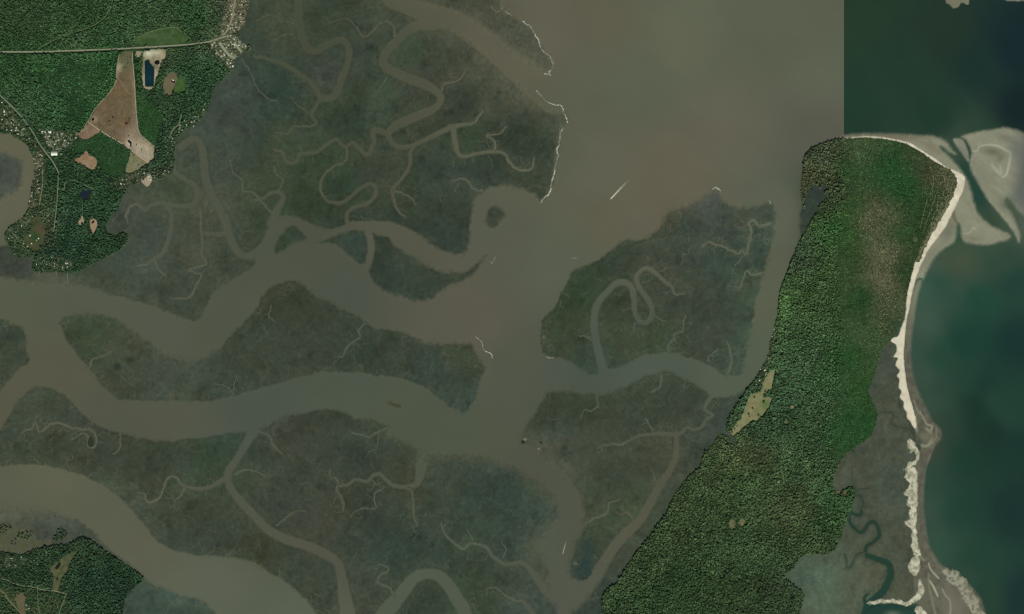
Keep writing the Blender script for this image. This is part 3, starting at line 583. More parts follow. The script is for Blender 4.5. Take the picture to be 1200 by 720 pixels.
def blobs(items):
    """(x,y,rx,ry,angle,colour,strength) colour lenses inside one flat"""
    def v(x, y, f, c):
        for (bx, by, rx, ry, an, cc, s) in items:
            ca, sa = math.cos(math.radians(an)), math.sin(math.radians(an)); dx, dy = x - bx, y - by
            u = (dx * ca + dy * sa) / rx; w = (-dx * sa + dy * ca) / ry
            k = (s * np.exp(-(u * u + w * w)))[..., None]; c = c * (1 - k) + lin(cc) * k
        return c
    return v
def lines_v(items, then=None):
    def v(x, y, f, c):
        for (pts, cc, s) in items:
            q = catmull(P(pts), 4, False); best = np.full(x.shape, -9.0)
            for k in range(len(q) - 1):
                ax, ay, aw = q[k]; bx, by, bw = q[k + 1]; dx, dy = bx - ax, by - ay; L = dx * dx + dy * dy + 1e-9
                t = np.clip(((x - ax) * dx + (y - ay) * dy) / L, 0, 1)
                best = np.maximum(best, 1 - np.hypot(x - ax - t * dx, y - ay - t * dy) / ((aw + (bw - aw) * t) / 2 + 0.3))
            k = (s * sstep(0, 0.6, best))[..., None]; c = c * (1 - k) + lin(cc) * k
        return then(x, y, f, c) if then else c
    return v
GREY = (137, 136, 117)
patch('sand_shoal', '''985,163 989,160 1000,158 1015,157 1030,157 1045,157 1060,158 1080,159 1093,160 1105,164 1112,170 1116,176 1120,181 1113,178 1106,173 1101,171 1104,176 1112,184 1122,195 1131,207 1137,222 1141,237 1146,250 1155,260 1167,268 1184,276 1180,281 1172,283 1162,286 1150,287 1140,286 1130,283 1127,276
 1126,268 1124,262 1121,266 1120,276 1117,284 1108,290 1100,296 1092,306 1086,318 1080,330 1074,345 1068,360 1060,360 1060,330 1080,285 1100,250 1115,220 1100,195 1070,175 1040,168 1010,168 985,170''',
 GREY, MAT_FLAT, 0.15, 0.9, 3.2, 0.9, 0.5, base=SEA, label='pale grey sand shoal fringing the north tip of the barrier island',
 var=lines_v([('1075,162,1 1084,165,3 1087,165,1', (160, 155, 135), .7), ('1128,274,1 1136,273,1.5 1141,267,2 1143,270,1', (170, 168, 150), .8), ('1158,268,1 1160,274,1.5 1158,279,1', (150, 148, 128), .6),
  ('1117,240,3 1118,255,5 1122,262,4', (96, 94, 76), .8), ('1126,225,3 1128,245,8 1133,262,7', (140, 138, 120), .6)],
  blobs([(1040, 160, 50, 5, 2, (112, 100, 84), .8), (1090, 172, 18, 4, 35, (122, 112, 96), .7), (1090, 300, 14, 5, -50, (120, 118, 102), .6), (1150, 278, 22, 7, 10, (138, 134, 116), .5), (1112, 270, 8, 14, 20, (104, 106, 90), .7), (1141, 280, 10, 3, 5, (108, 106, 88), .5)])))
patch('sand_bar', '1117,164 1122,162 1128,164 1132,171 1135,180 1136,190 1132,187 1128,181 1122,173', (128, 128, 112), MAT_FLAT, 0.15, 0.8, 1.8, 0.8, 0.3, base=SEA, label='narrow tapered sand bar inside the tidal inlet')
patch('sand_shoal', '''1127,160 1138,157 1150,154 1165,152 1178,150 1192,153 1210,158 1300,165 1300,270 1230,262 1205,255 1195,248 1188,240 1180,232 1178,240 1186,252 1192,265 1195,276 1194,284 1191,277 1186,268 1178,258 1170,248 1160,237 1152,224 1145,211 1138,199 1137,190 1139,178 1135,168 1131,163''',
 (140, 139, 120), MAT_FLAT, 0.15, 0.9, 3.2, 0.9, 0.5, base=SEA, label='broad pale sand shoal east of the tidal inlet, with curved ridges',
 var=lines_v([('1137,198,1 1138,188,1.5 1139,178,1.5 1145,177,2 1148,172,2 1158,170,2.5 1168,171,3.5 1178,176,3 1184,180,4 1182,195,4 1179,205,3 1174,208,2', (174, 172, 154), .8), ('1150,172,1 1146,168,1 1147,177,1', (158, 156, 138), .7),
   ('1131,162,1.5 1135,168,1.5 1138,178,1.5', (156, 152, 132), .6), ('1162,193,3 1168,200,6 1173,204,5 1172,196,3', (164, 162, 144), .8), ('1170,158,1 1177,163,1.5 1186,164,1.5', (150, 148, 134), .6), ('1184,157,1 1196,160,1.5', (150, 148, 136), .5),
   ('1141,203,1 1151,222,1.5 1160,236,2.5 1172,250,3 1186,268,2.5 1193,282,1.5', (170, 166, 146), .75)],
   blobs([(1163, 178, 12, 5, 10, (106, 102, 84), .95), (1150, 215, 14, 26, -25, (124, 122, 104), .6), (1190, 175, 8, 14, 0, (112, 112, 104), .7), (1172, 186, 5, 6, 30, (110, 108, 88), .8), (1178, 162, 10, 4, 20, (108, 108, 94), .7), (1181, 238, 8, 10, 60, (92, 100, 82), .9), (1205, 200, 14, 60, 0, (84, 88, 92), .9), (1196, 225, 10, 20, 0, (88, 94, 90), .7), (1235, 200, 22, 80, 0, (52, 66, 74), .9), (1290, 210, 40, 80, 0, (30, 50, 60), 1.0)])))
patch('sand_shoal', '1104,-40 1108,0 1112,5 1117,9 1123,8 1127,3 1133,6 1136,0 1140,-40', (120, 116, 98), MAT_FLAT, 0.15, 0.8, 0.8, 0.8, 0.6, base=SEA, label='small pale shoal at the top edge of the dark water')
patch('sand_shoal', '1165,-40 1172,-6 1180,1 1195,1 1215,-2 1230,-40', (126, 124, 110), MAT_FLAT, 0.15, 0.8, 1.2, 0.8, 0.5, base=SEA, label='thin pale shoal in the northeast corner')
# wet sand outside the bright beach, the recurved spit and the southern flat
patch('wet_sand', '''1066,355 1075,330 1080,330 1076,345 1073,360 1071,375 1068,395 1067,415 1069,435 1073,452 1080,468 1088,484 1093,494 1100,501 1103,508 1101,516 1096,522 1092,530 1088,540 1084,552 1083,565 1082,580 1082,600 1084,615 1087,632 1090,642 1097,654 1105,664 1114,669 1122,672 1130,680 1140,690
 1148,700 1152,712 1156,730 1162,800 1070,800 1078,735 1078,712 1070,700 1070,650 1066,600 1068,555 1076,530 1080,518 1074,510 1071,500 1066,480 1060,450 1058,400''',
 (98, 97, 82), MAT_FLAT, 1.2, 2.4, 2.6, 0.8, 0.4, base=SEA, col2=((84, 80, 68), 5), label='grey wet sand flat between the white beach and the sea',
 var=lines_v([('1073,488,2 1074,502,3 1073,512,3.5 1077,520,4.5 1085,523,4 1091,518,5 1092,509,4 1086,503,4', (140, 138, 118), .85), ('1078,482,1 1082,490,1.5 1086,497,2 1092,500,3 1090,508,3', (150, 144, 124), .8), ('1071,470,1.5 1076,483,2 1080,486,1', (140, 134, 116), .6),
   ('1097,503,2 1097,512,2.5 1093,520,1.5', (142, 134, 116), .5), ('1093,528,1.5 1088,540,2 1085,552,1.5', (134, 130, 114), .6), ('1078,560,1.5 1078,600,1.5 1080,635,2 1082,655,2', (84, 80, 66), .7),
   ('1086,545,1 1083,565,1.5 1083,600,1.5 1086,630,1.5', (122, 114, 100), .5), ('1076,640,2 1079,652,2.5 1083,657,3', (138, 134, 114), .7),
   ('1088,660,1 1091,668,1.5 1100,678,2', (172, 168, 148), .85), ('1089,680,1.5 1094,688,2.5 1099,699,2', (176, 172, 152), .9), ('1104,690,1 1108,698,1.5 1113,704,2.5 1114,716,2.5 1110,728,2', (168, 164, 146), .9), ('1088,672,2 1089,690,3 1095,715,3 1100,735,3', (128, 124, 106), .7),
   ('1093,655,2 1105,668,3 1120,680,4 1135,700,5 1142,720,5', (112, 106, 94), .6)],
   blobs([(1074, 345, 16, 40, 10, (126, 125, 107), .9), (1086, 512, 7, 7, 0, (110, 108, 88), .8), (1093, 510, 4, 6, 0, (84, 78, 62), .6), (1120, 712, 14, 30, -20, (118, 112, 100), .8), (1078, 700, 7, 20, -15, (92, 92, 74), .7), (1135, 722, 10, 20, -20, (100, 94, 80), .7), (1085, 700, 5, 20, 0, (94, 94, 76), .6)])))
def ridge_stuff(name, path, n, spread, rs, z, c, label):
    q = catmull(P(path), 8, False); V = []; L = []; T = []; k = 0
    cols = []
    for _ in range(n):
        t = rnd.randrange(len(q)); x, y = q[t, 0] + rnd.gauss(0, spread), q[t, 1] + rnd.gauss(0, spread)
        r = rnd.uniform(*rs); m = 7; a0 = rnd.random() * 6.28; e = rnd.uniform(.5, 1)
        ring = [(x + r * (1 + rnd.uniform(-.3, .3)) * math.cos(a0 + 6.283 * i / m), y + e * r * (1 + rnd.uniform(-.3, .3)) * math.sin(a0 + 6.283 * i / m)) for i in range(m)]
        wx, wy = world_xy([p[0] for p in ring] + [x], [p[1] for p in ring] + [y])
        zz = [z] * m + [z + min(1.2, r * 2)]
        V += list(zip(wx, wy, zz)); cc = lin(c) * rnd.uniform(0.75, 1.15); cols += [cc] * (m + 1)
        for i in range(m): L.append((k + m, k + (i + 1) % m, k + i))
        k += m + 1
    o = finish(name, np.array(V), np.array(L).ravel(), np.arange(len(L)) * 3, np.full(len(L), 3), MAT_SAND, np.array(cols))
    return tag(o, label, None, None, 'stuff')
patch('sand_ridge', '''1103,669 1108,666 1113,669 1119,668 1123,672 1122,676 1129,677 1133,681 1134,687 1138,690 1142,697 1147,705 1149,714 1156,722 1160,740 1166,800 1150,800 1148,740 1142,722 1135,712 1128,700 1124,692 1117,685 1110,680 1110,675 1104,673''',
  (156, 152, 134), MAT_FLAT, 2.4, 3.4, 1.2, 0.7, 0.9, base=lambda x, y: np.broadcast_to(lin((104, 100, 86)), x.shape + (3,)), col2=((112, 108, 92), 3.0), label='rough pale outer sand ridge along the southeastern shore', sc_=2.0)
# ---- the bright dry beach
BR = '''985,163 996,161 1010,159.5 1022,159.5 1036,161 1050,163.5 1062,166 1072,170.5 1082,177 1092,183.5 1103,191 1112,197 1122,201 1129,205.5 1131,211 1130,220 1126,229 1120,242 1114,254 1108,266 1101,276 1093,286 1086,297 1080,309 1075,321 1071,334 1068,348 1066,360 1063,374 1061,388 1060,402 1059,415 1060,430 1062,445 1065,460 1069,474 1072,485 1074,496 1073,502
 1070,500 1067,494 1063,490 1062,482 1059,478 1059,471 1055,466 1056,458 1053,454 1054,445 1051,441 1054,434 1049,428 1052,420 1047,418 1051,411 1050,404 1044,400 1047,396 1053,393 1056,384 1060,374 1062,362 1062,350 1065,335 1068,322 1072,308 1076,297 1082,285 1088,273 1096,260 1104,247 1112,234 1117,222 1118,212 1112,205 1103,197 1091,189 1081,182 1072,175.5 1062,170.5 1050,166.5 1036,164 1022,162.5 1010,162 996,164 985,167'''
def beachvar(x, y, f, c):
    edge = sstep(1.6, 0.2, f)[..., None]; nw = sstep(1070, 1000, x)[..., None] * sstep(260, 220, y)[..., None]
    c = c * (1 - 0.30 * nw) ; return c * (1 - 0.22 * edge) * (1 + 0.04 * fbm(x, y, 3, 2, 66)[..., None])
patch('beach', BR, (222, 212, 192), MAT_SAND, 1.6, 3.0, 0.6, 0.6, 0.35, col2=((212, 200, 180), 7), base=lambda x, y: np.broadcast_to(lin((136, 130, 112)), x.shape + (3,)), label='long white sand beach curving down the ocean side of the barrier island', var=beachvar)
for pts, lb in (('1063,517 1066,515 1070,518 1073,522 1076,528 1077,536 1074,543 1069,546 1063,544 1067,541 1072,540 1073,534 1071,530 1067,532 1066,527 1063,525', 'small hooked white sand patch south of the creek mouth'),
  ('1066,546 1073,550 1075,555 1074.5,580 1074,605 1074,625 1076,640 1078,650 1075,652 1071,648 1069,640 1070,634 1068,628 1069,621 1063,617 1060,613 1066,608 1064,600 1068,596 1063,590 1065,582 1060,579 1064,572 1066,566 1060,560 1063,554 1060,550', 'ragged strip of white washover sand beside the marsh'),
  ('1068,657 1073,652 1077,656 1078,665 1077,670 1072,674 1067,670 1064,664', 'rounded white washover fan above the lagoon'),
  ('1078,680 1081,685 1083,690 1082,696 1078,701 1072,706 1066,710 1060,710 1050,707 1036,706 1022,708 1016,707 1025,704 1040,703.5 1054,704 1062,706 1068,702 1074,697 1077,690', 'thin white sand rim along the lagoon bank'),
  ('1072,716 1077,711 1082,716 1088,722 1078,724', 'pale sand point at the lagoon mouth')):
    patch('sand_bank', pts, (206, 200, 180), MAT_SAND, 2.6, 3.2, 0.9, 0.45, 0.9, col2=((150, 146, 126), 3.2), base=lambda x, y: np.broadcast_to(lin((108, 114, 98)), x.shape + (3,)), label=lb, sc_=2.6, var=lambda x, y, f, c: c * (1 + .16 * fbm(x * 2.2, y * .7, 3, 3, 640)[..., None]))
patch('lagoon', '1006,740 1012,722 1019,713 1032,709.5 1047,708 1060,711 1072,717 1082,725 1094,740 1094,800 1006,800', lambda x, y: waterC(x, y), MAT_WATER, 3.0, 3.1, 0.5, 0.8, 0.2, label='dark teal lagoon at the bottom edge of the beach marsh',
   var=blobs([(1046, 719, 8, 3, 0, (100, 108, 96), .8)]))
# ================================================================ FORESTED LAND
L1 = '''-120,-100 320,-100 296,-60 293,0 289,14 287,28 281,34 279,42 281,48 288,53 294,54 293,58 286,61 280,66 273,70 272,78 275,80 271,83 263,91 252,102 247,113 246,125 240,134 230,146 217,152 208,163 204,178 204,193 200,203 190,209 180,213 165,215 153,217 148,222 143,233 138,245 128,255 124,265 126,272 133,277 141,273 149,274
 148,284 140,292 120,303 105,311 95,317 80,320 60,318.5 44,319 38,314 40,304 42,297 36,300 28,303 22,302 14,293 7,283 5,275 10,267 20,260 30,250 33,240 35,225 39,208 40,196 38,184 34,174 27,167 15,160 0,156 -120,150'''
L1W = '''-120,290 -30,290 0,300 0,290 -20,280 -120,276'''
L2 = '''-120,640 0,646 15,649 25,649 45,642 60,639 75,637 87,635 91,630 98,628 105,632 115,639 130,650 150,664 168,677 155,690 148,700 144,715 142,740 140,800 -120,800'''
L3 = '''942,184 946,177 954,171 965,167 975,164 989,161.5 1000,161 1012,160.5 1022,161 1036,162.5 1050,165 1062,168.5 1072,173 1082,179 1092,186 1104,194 1113,201 1119,209 1119,219 1115,230 1107,244 1098,258 1090,271 1082,285 1076,297 1072,308 1068,322 1065,335 1062,352 1060,366 1055,380 1049,391 1041,401 1033,409 1029,420 1026,438 1021,450 1017,459 1023,471 1028,484
 1026,498 1019,512 1006,522 991,532 982,545 977,560 976,572 982,577 990,572 1000,570 1001,584 996,600 990,615 984,632 977,645 966,650 950,650 942,651 936,656 930,665 920,675 926,682 937,691 942,699 939,712 936,724 930,800 700,800 706,740 705,715 704,700 710,690 723,681 733,663 747,643 762,627 769,615 779,603 786,587 797,570 806,557 815,551 820,545 825,530 835,520 841,510 846,508.5 853,512 861,518 863,516 852,506 851,496 855,485
 865,470 873,458 882,447 892,431 900,415 902,403 907,385 911,367 912,354 915,335 922,318 930,297 940,275 950,258 955,250 960,246 958,241 964,237 967,229 964,226 970,221 966,217 962,221 960,214 957,219 954,214 951,223 948,218 946,229 944,225 943,236 942,245 940,238 938,222 940,200'''
landS = []
TOWNS = [ # polygon, ground colour a, b, tree density, where
 ('255,-40 300,-40 292,0 287,30 280,38 268,40 258,42 260,20 266,5', (138, 136, 112), (84, 78, 60), .45, 'north'),
 ('245,48 258,42 272,40 284,48 290,56 280,66 275,80 266,80 262,70 254,66 248,58', (140, 140, 116), (76, 84, 58), .5, 'point'),
 ('-60,110 4,118 22,138 42,168 50,178 36,172 20,160 0,152 -60,148', (122, 124, 98), (56, 70, 46), .6, 'lagoon'),
 ('44,152 60,152 80,155 92,156 84,170 72,176 66,180 56,172', (140, 142, 118), (52, 66, 44), .6, 'crossroads'),
 ('38,180 50,176 54,196 50,215 46,240 33,246 34,225 38,205', (124, 118, 98), (62, 66, 48), .65, 'riverbank'),
 ('8,270 30,252 40,252 50,268 46,290 38,298 28,302 20,298 8,282', (104, 112, 88), (52, 66, 44), .8, 'headland'),
 ('42,302 60,300 82,304 84,316 60,318 42,318', (116, 122, 94), (48, 66, 44), .75, 'south_shore'),
 ('196,175 198,162 206,148 216,142 230,132 240,122 246,126 230,146 216,152 207,164 203,180 203,196 197,203 190,206', (110, 122, 96), (48, 64, 44), .85, 'creek_bank'),
 ('125,212 150,205 172,198 196,196 200,203 180,213 150,217 140,222 132,220', (112, 110, 88), (52, 62, 44), .9, 'cove'),
 ('-60,648 10,652 40,655 48,662 20,668 -60,668', (96, 104, 84), (42, 60, 40), .9, 'southwest'),
 ('-60,685 10,688 60,694 76,700 70,730 -60,740', (84, 96, 68), (50, 66, 44), .9, 'farm'),
 ('940,200 962,196 985,205 980,222 962,218 950,226 944,243 939,225', (86, 92, 64), (44, 54, 38), .75, 'spit'),
 ('890,430 899,410 905,385 910,380 910,400 904,425 898,440 886,458 880,458', (112, 112, 88), (48, 66, 42), .8, 'island'),
]
TOWNP = [(np.array(P(t[0])),) + t[1:] for t in TOWNS]
def town_mask(g):
    out = []
    for t in TOWNP: out.append(np.clip(poly_sdf(g, catmull(t[0], 3)) / 3.0 + 0.5, 0, 1))
    return out
def build_land(pts, label, name='wooded_land', step=1.25):
    pp = catmull(np.array(P(pts)), 3)
    x0, y0 = pp.min(0) - 6; x1, y1 = pp.max(0) + 6
    g = Grid(max(x0, EX), max(y0, EY), min(x1, EX2), min(y1, EY2), step); F = poly_sdf(g, pp)
    F = F + 0.5 * fbm(g.X, g.Y, 3, 2, 401) + 0.4 * fbm(g.X, g.Y, 9, 2, 402)
    tm = town_mask(g)
    def S(A, x, y):
        u = np.clip((x - g.xs[0]) / step, 0, A.shape[1] - 1.001); v = np.clip((y - g.ys[0]) / step, 0, A.shape[0] - 1.001)
        i = u.astype(int); j = v.astype(int); a = u - i; b = v - j
        return (A[j, i] * (1 - a) + A[j, i + 1] * a) * (1 - b) + (A[j + 1, i] * (1 - a) + A[j + 1, i + 1] * a) * b
    def cf(x, y, f):
        c = C_C(x, y); lum = c @ np.array([.25, .6, .15]); c = lum[..., None] + (c - lum[..., None]) * .88; c = c * (1 + 0.2 * fbm(x, y, 6, 3, 410)[..., None] + .22 * fbm(x, y, 2.5, 2, 411)[..., None])
        rough = rough_zone(x, y)[..., None]; c = c * (1 - 0.25 * rough)
        n = fbm(x, y, 2.6, 3, 420)
        for m, t in zip(tm, TOWNP):
            k = S(m, x, y)
            if k.max() <= 0: continue
            w = sstep(-0.25, 0.45, n)[..., None]; tc = lin(t[1]) * .72 * w + lin(t[2]) * .85 * (1 - w)
            c = c * (1 - k[..., None]) + tc * k[..., None]
        return c
    def zf(x, y, f): return 2.6 + 1.8 * sstep(0, 3, S(F, x, y))
    o = region_mesh(name, g, F, zf, cf, MAT_LAND); tag(o, label, None, None, 'structure')
    landS.append((g, F)); return g, F
SMOOTH = np.array(P('989,140 989,240 982,262 977,300 983,340 986,400 982,460 976,500 972,530 984,545 1040,560 1150,400 1180,140'))
SMG = Grid(900, 100, 1220, 600, 1.25); SMF = poly_sdf(SMG, SMOOTH)
LOWG = Grid(20, 55, 200, 215, 1.25)
LOWF = np.maximum.reduce([poly_sdf(LOWG, np.array(P(t))) for t in ('161,112 170,116 178,122 186,128 190,140 187,154 182,172 172,166 165,158 163,140', '104,163 118,155 147,174 152,180 150,191 145,203 138,208 126,205 116,199 115,188 104,178 84,182 88,168')])
LOW2 = poly_sdf(LOWG, catmull(P('40,74 80,66 136,66 137,85 128,105 108,132 92,145 70,128 50,118 36,96'), 3))
def rough_zone(x, y):
    a = rough_zone_island(x, y); ins = (x > 21) & (x < 199) & (y > 56) & (y < 214)
    v = np.where(ins, sampg(LOWG, LOWF, x, y), -20); w = np.where(ins, sampg(LOWG, LOW2, x, y), -20)
    n = fbm(x, y, 12, 3, 433)
    return a * (1 - np.clip(v / 4 + .5, 0, 1)) * (1 - .55 * np.clip(w / 10 + n * .9, 0, 1))
def rough_zone_island(x, y):
    inside = (x > 905) & (x < 1215) & (y > 105) & (y < 595)
    v = sampg(SMG, SMF, x, y); v = np.where(inside, v, -20); v = v + 5 * fbm(x, y, 16, 3, 430)
    return 1 - np.clip(v / 9.0 + 0.5 + 0.35 * fbm(x, y, 4, 2, 431), 0, 1)
g1 = build_land(L1, 'green wooded mainland with clearings and towns in the northwest')
g2 = build_land(L2, 'green wooded point in the southwest corner')
g3 = build_land(L3, 'long green wooded barrier island')
# ---- the sandy dune strip with lines behind the beach, parallel old beach ridges
rb = Ribbons()
for s in ('1116,214,1.4 1112,232,1.6 1104,248,1.6 1095,262,1.5 1087,276,1.4', '1117,224,1 1109,244,1.2 1100,260,1.2 1091,275,1.2 1084,290,1', '1099,200,1 1106,208,1.3 1109,222,1', '1097,228,1 1091,246,1.2 1085,262,1 1081,276,.8', '1090,196,1 1094,210,1.2 1093,220,1.4 1090,232,1', '1107,215,1 1105,232,1.4 1100,248,1.2 1092,266,1', '1111,222,1 1108,240,1.5 1102,256,1.3 1093,272,1.2', '1100,236,1 1096,250,1.3 1090,262,1', '1103,245,.8 1097,262,1.4 1088,278,1.4 1082,290,1', '1088,205,1 1091,216,1.3', '1087,230,1 1083,250,1 1078,268,.8'):
    rb.add(jitter(catmull(P(s), 6, False), 1.0, 3), 5.0, lambda x, y: C_C(x, y), lambda x, y: np.broadcast_to(lin((124, 122, 98)), x.shape + (3,)) * (0.7 + 0.5 * vnoise(x, y, 9)[..., None]), False)
tag(rb.build('dune_ridges', MAT_LAND), 'thin pale sandy ridge lines in the scrub behind the northern beach', None, None, 'structure')
patch('dune_scrub', '1118,206 1121,212 1118,224 1112,238 1104,252 1096,264 1088,278 1082,292 1076,306 1074,302 1080,286 1086,272 1094,258 1102,244 1108,230 1110,216 1106,204 1098,196 1104,195 1112,200', (112, 108, 84), MAT_LAND, 4.6, 4.8, 1.5, 0.6, 0.9,
   col2=((64, 76, 46), 2.0), base=lambda x, y: C_C(x, y), label='brownish dune scrub between the vegetation and the bright beach', sc_=1.6)
# ================================================================ CLEARINGS, FIELDS, PONDS, ROADS
CLR = []     # polygons without trees
def field_patch(name, pts, col, label, z=5.0, mat=None, soft=0.6, clear=True, pad=0.35, **kw):
    o = patch(name, pts, col, mat or MAT_FIELD, z, z + 0.3, soft, kw.pop('step', 0.6), kw.pop('rough', 0.35), label=label, smooth_=kw.pop('smooth_', 0), **kw)
    if clear: CLR.append((np.array(P(pts)), pad))
    return o
LC = lambda x, y: C_C(x, y)
field_patch('cleared_field', '140,64 146,60 154,60 156,80 158,105 160,130 162,150 165,160 181,173 180,185 173,192 153,177 147,172 120,155 104,144 112,128 125,112 135,98 136,85 137,72', (103, 91, 70),
  'large brown cleared field shaped like a boot', col2=((110, 90, 70), 9), var=lambda x, y, f, c: blobs([(148, 72, 13, 15, 0, (92, 96, 72), 1.0), (150, 83, 8, 8, 0, (104, 98, 78), .7), (166, 174, 20, 13, 35, (168, 154, 134), 1.0), (172, 182, 12, 8, 35, (168, 154, 134), 1.0), (155, 155, 8, 10, 20, (146, 128, 110), .8), (160, 135, 5, 22, 0, (132, 114, 96), .7), (139, 80, 3.5, 6, 20, (170, 160, 134), .8), (137, 88, 2, 7, 10, (150, 130, 108), .7), (112, 140, 6, 4, 0, (146, 124, 104), .6), (147, 120, 8, 24, 0, (108, 96, 72), .6), (152, 168, 4.5, 5, 0, (186, 172, 150), .9), (109, 140, 4, 3.5, 0, (160, 144, 118), .8), (156, 100, 2, 18, -5, (136, 118, 96), .6), (151, 142, 3, 4, 0, (84, 62, 50), .6), (172, 184, 9, 6, 40, (164, 150, 130), .6)])(x, y, f, c) * (1 + 0.14 * fbm(x, y, 2.2, 2, 432)[..., None] + 0.06 * np.sin((x * .86 + y * .5) * 2.6)[..., None] + .10 * fbm(x * 2.5, y * .6, 5, 2, 434)[..., None]))
field_patch('cleared_field', '104,144 118,154 110,159 103,163 97,164 90,158 96,152', (138, 114, 94), 'small tan field left of the large brown field', z=4.9, col2=((120, 100, 80), 3))
field_patch('meadow', '153,178 173,191 162,199 153,203 146,203 150,191', (122, 119, 92), 'flat olive tan meadow below the pale yard', mat=MAT_GRASS)
field_patch('cleared_field', '86,188 95,183 101,177 104,182 112,185 114,193 109,199 103,197 96,193', (150, 130, 104), 'pink tan clearing in the woods west of the meadow', col2=((138, 110, 88), 3), smooth_=2)
field_patch('sand_lot', '165,212 170,209 176,204 178,209 177,215 172,219 167,215', (160, 146, 126), 'pale sandy lot by the marsh cove', smooth_=2)
field_patch('sand_pit', '167,61 180,58 195,58 194,67 188,74 186,84 183,92 180,104 174,106 168,103 166,90 167,72', (158, 148, 124), 'pale sand pit yard round the blue pond', col2=((130, 118, 96), 4), smooth_=0, var=blobs([(174, 63, 5, 4, 0, (214, 206, 184), .9), (183, 62, 7, 3, 10, (196, 188, 166), .8), (190, 66, 4, 4, 0, (176, 168, 144), .7), (181, 79, 4, 3.5, 0, (92, 80, 66), .9), (184, 88, 2, 8, -10, (180, 168, 142), .7), (167, 64, 1.5, 5, 0, (110, 104, 84), .6)]))
field_patch('sand_lot', '158,62 162,60 166,61 165,66 160,67', (150, 138, 114), 'small tan lot beside the highway, left of the sand pit', smooth_=2)
field_patch('cleared_field', '192,93 197,87 202,84 206,87 208,93 204,103 200,112 193,111 191,102', (108, 98, 76), 'olive brown plot east of the blue pond', smooth_=2)
field_patch('meadow', '207,93 212,91 217,97 216,107 209,110 203,108 206,99', (66, 92, 48), 'small bright green meadow beside the olive plot', mat=MAT_GRASS, smooth_=2)
field_patch('meadow', '156,53 158,47 165,42 175,38 190,33 203,32 209,34 216,41 222,46 214,51 190,53', (74, 92, 58), 'pale green meadow curving above the highway', mat=MAT_GRASS, soft=2.5, base=LC, col2=((58, 82, 46), 6), z=4.7)
field_patch('meadow', '161,112 170,116 178,122 186,128 190,140 187,154 182,172 172,166 165,158 163,140', (42, 78, 40), 'bright green field east of the brown field', mat=MAT_GRASS, soft=2.5, clear=False, base=LC, col2=((52, 86, 46), 5), z=4.7)
field_patch('meadow', '104,163 118,155 147,174 152,180 150,191 145,203 138,208 126,205 116,199 115,188 104,178 84,182 88,168', (44, 76, 42), 'smooth dark green field below the brown field', mat=MAT_GRASS, soft=1.5, clear=False, base=LC, col2=((38, 66, 36), 8), z=4.7)
field_patch('cleared_field', '96,252 99,258 98,263 93,264 91,261', (156, 138, 114), 'tiny pink triangular clearing left of the kite shaped one', smooth_=0)
field_patch('cleared_field', '105,259 109,256 113,258 114,265 109,275 106,268', (158, 132, 108), 'kite shaped pink clearing with a black pond', smooth_=0)
field_patch('cleared_field', '40,256 46,256 52,264 54,274 50,286 44,294 36,292 28,288 26,280 34,274 38,264', (60, 72, 46), 'brown marshy clearing in the western headland', mat=MAT_GRASS, soft=2.5, base=LC, col2=((78, 76, 54), 4), z=4.7, smooth_=2, var=blobs([(42, 279, 5, 5, 0, (36, 70, 38), .9), (30, 275, 4, 3, 0, (96, 106, 70), .8), (46, 268, 4, 5, 0, (104, 78, 66), .6)]))
field_patch('meadow', '60,664 70,657 78,650 90,646 94,642 84,656 78,670 72,678 68,692 62,692 62,674 58,668', (94, 94, 68), 'olive brown glade with a dark pond in the southwestern wood', mat=MAT_GRASS, soft=1.5, base=LC, col2=((74, 82, 54), 4), z=4.7, smooth_=2)
field_patch('mud_bank', '-100,612 0,614 10,613 18,616 24,622 34,622 44,632 52,634 60,634 58,639 45,642 25,648 10,647 0,645 -100,640', (84, 84, 68), 'brown sandy hammock bank with scrub patches', mat=MAT_MARSH, soft=1.5, base=lambda x, y: marshC(x, y), col2=((82, 84, 62), 5), z=2.2, smooth_=2, rough=1.0, clear=False)
field_patch('meadow', '-60,680 12,686 22,694 30,702 40,708 46,700 56,696 70,700 66,730 -60,740', (54, 74, 46), 'patchy pale green farmland in the southwestern corner', mat=MAT_GRASS, soft=1.5, base=LC, col2=((78, 82, 56), 5), z=4.6, clear=False)
field_patch('cleared_field', '17,702 25,695 30,700 28,711 31,722 24,722 22,712', (98, 92, 70), 'small tan field beside the diagonal road', smooth_=2)
field_patch('meadow', '902,436 908,433 906,446 904,455 900,459 895,461 894,466 902,466 903,471 901,477 894,486 887,493 881,493 873,499 867,505 860,511 856,509 860,500 866,492 870,485 873,475 879,463 885,461 892,458 894,448 898,441', (136, 132, 98),
  'long straw coloured clearing on the west shore of the barrier island', mat=MAT_GRASS, col2=((124, 120, 88), 5), smooth_=0, var=blobs([(896, 474, 6, 8, 20, (92, 112, 68), .95), (889, 483, 5, 5, 0, (112, 120, 78), .7), (901, 465, 2, 2, 0, (150, 146, 120), .6), (896, 436, 3, 2, -40, (178, 176, 156), .7)]))
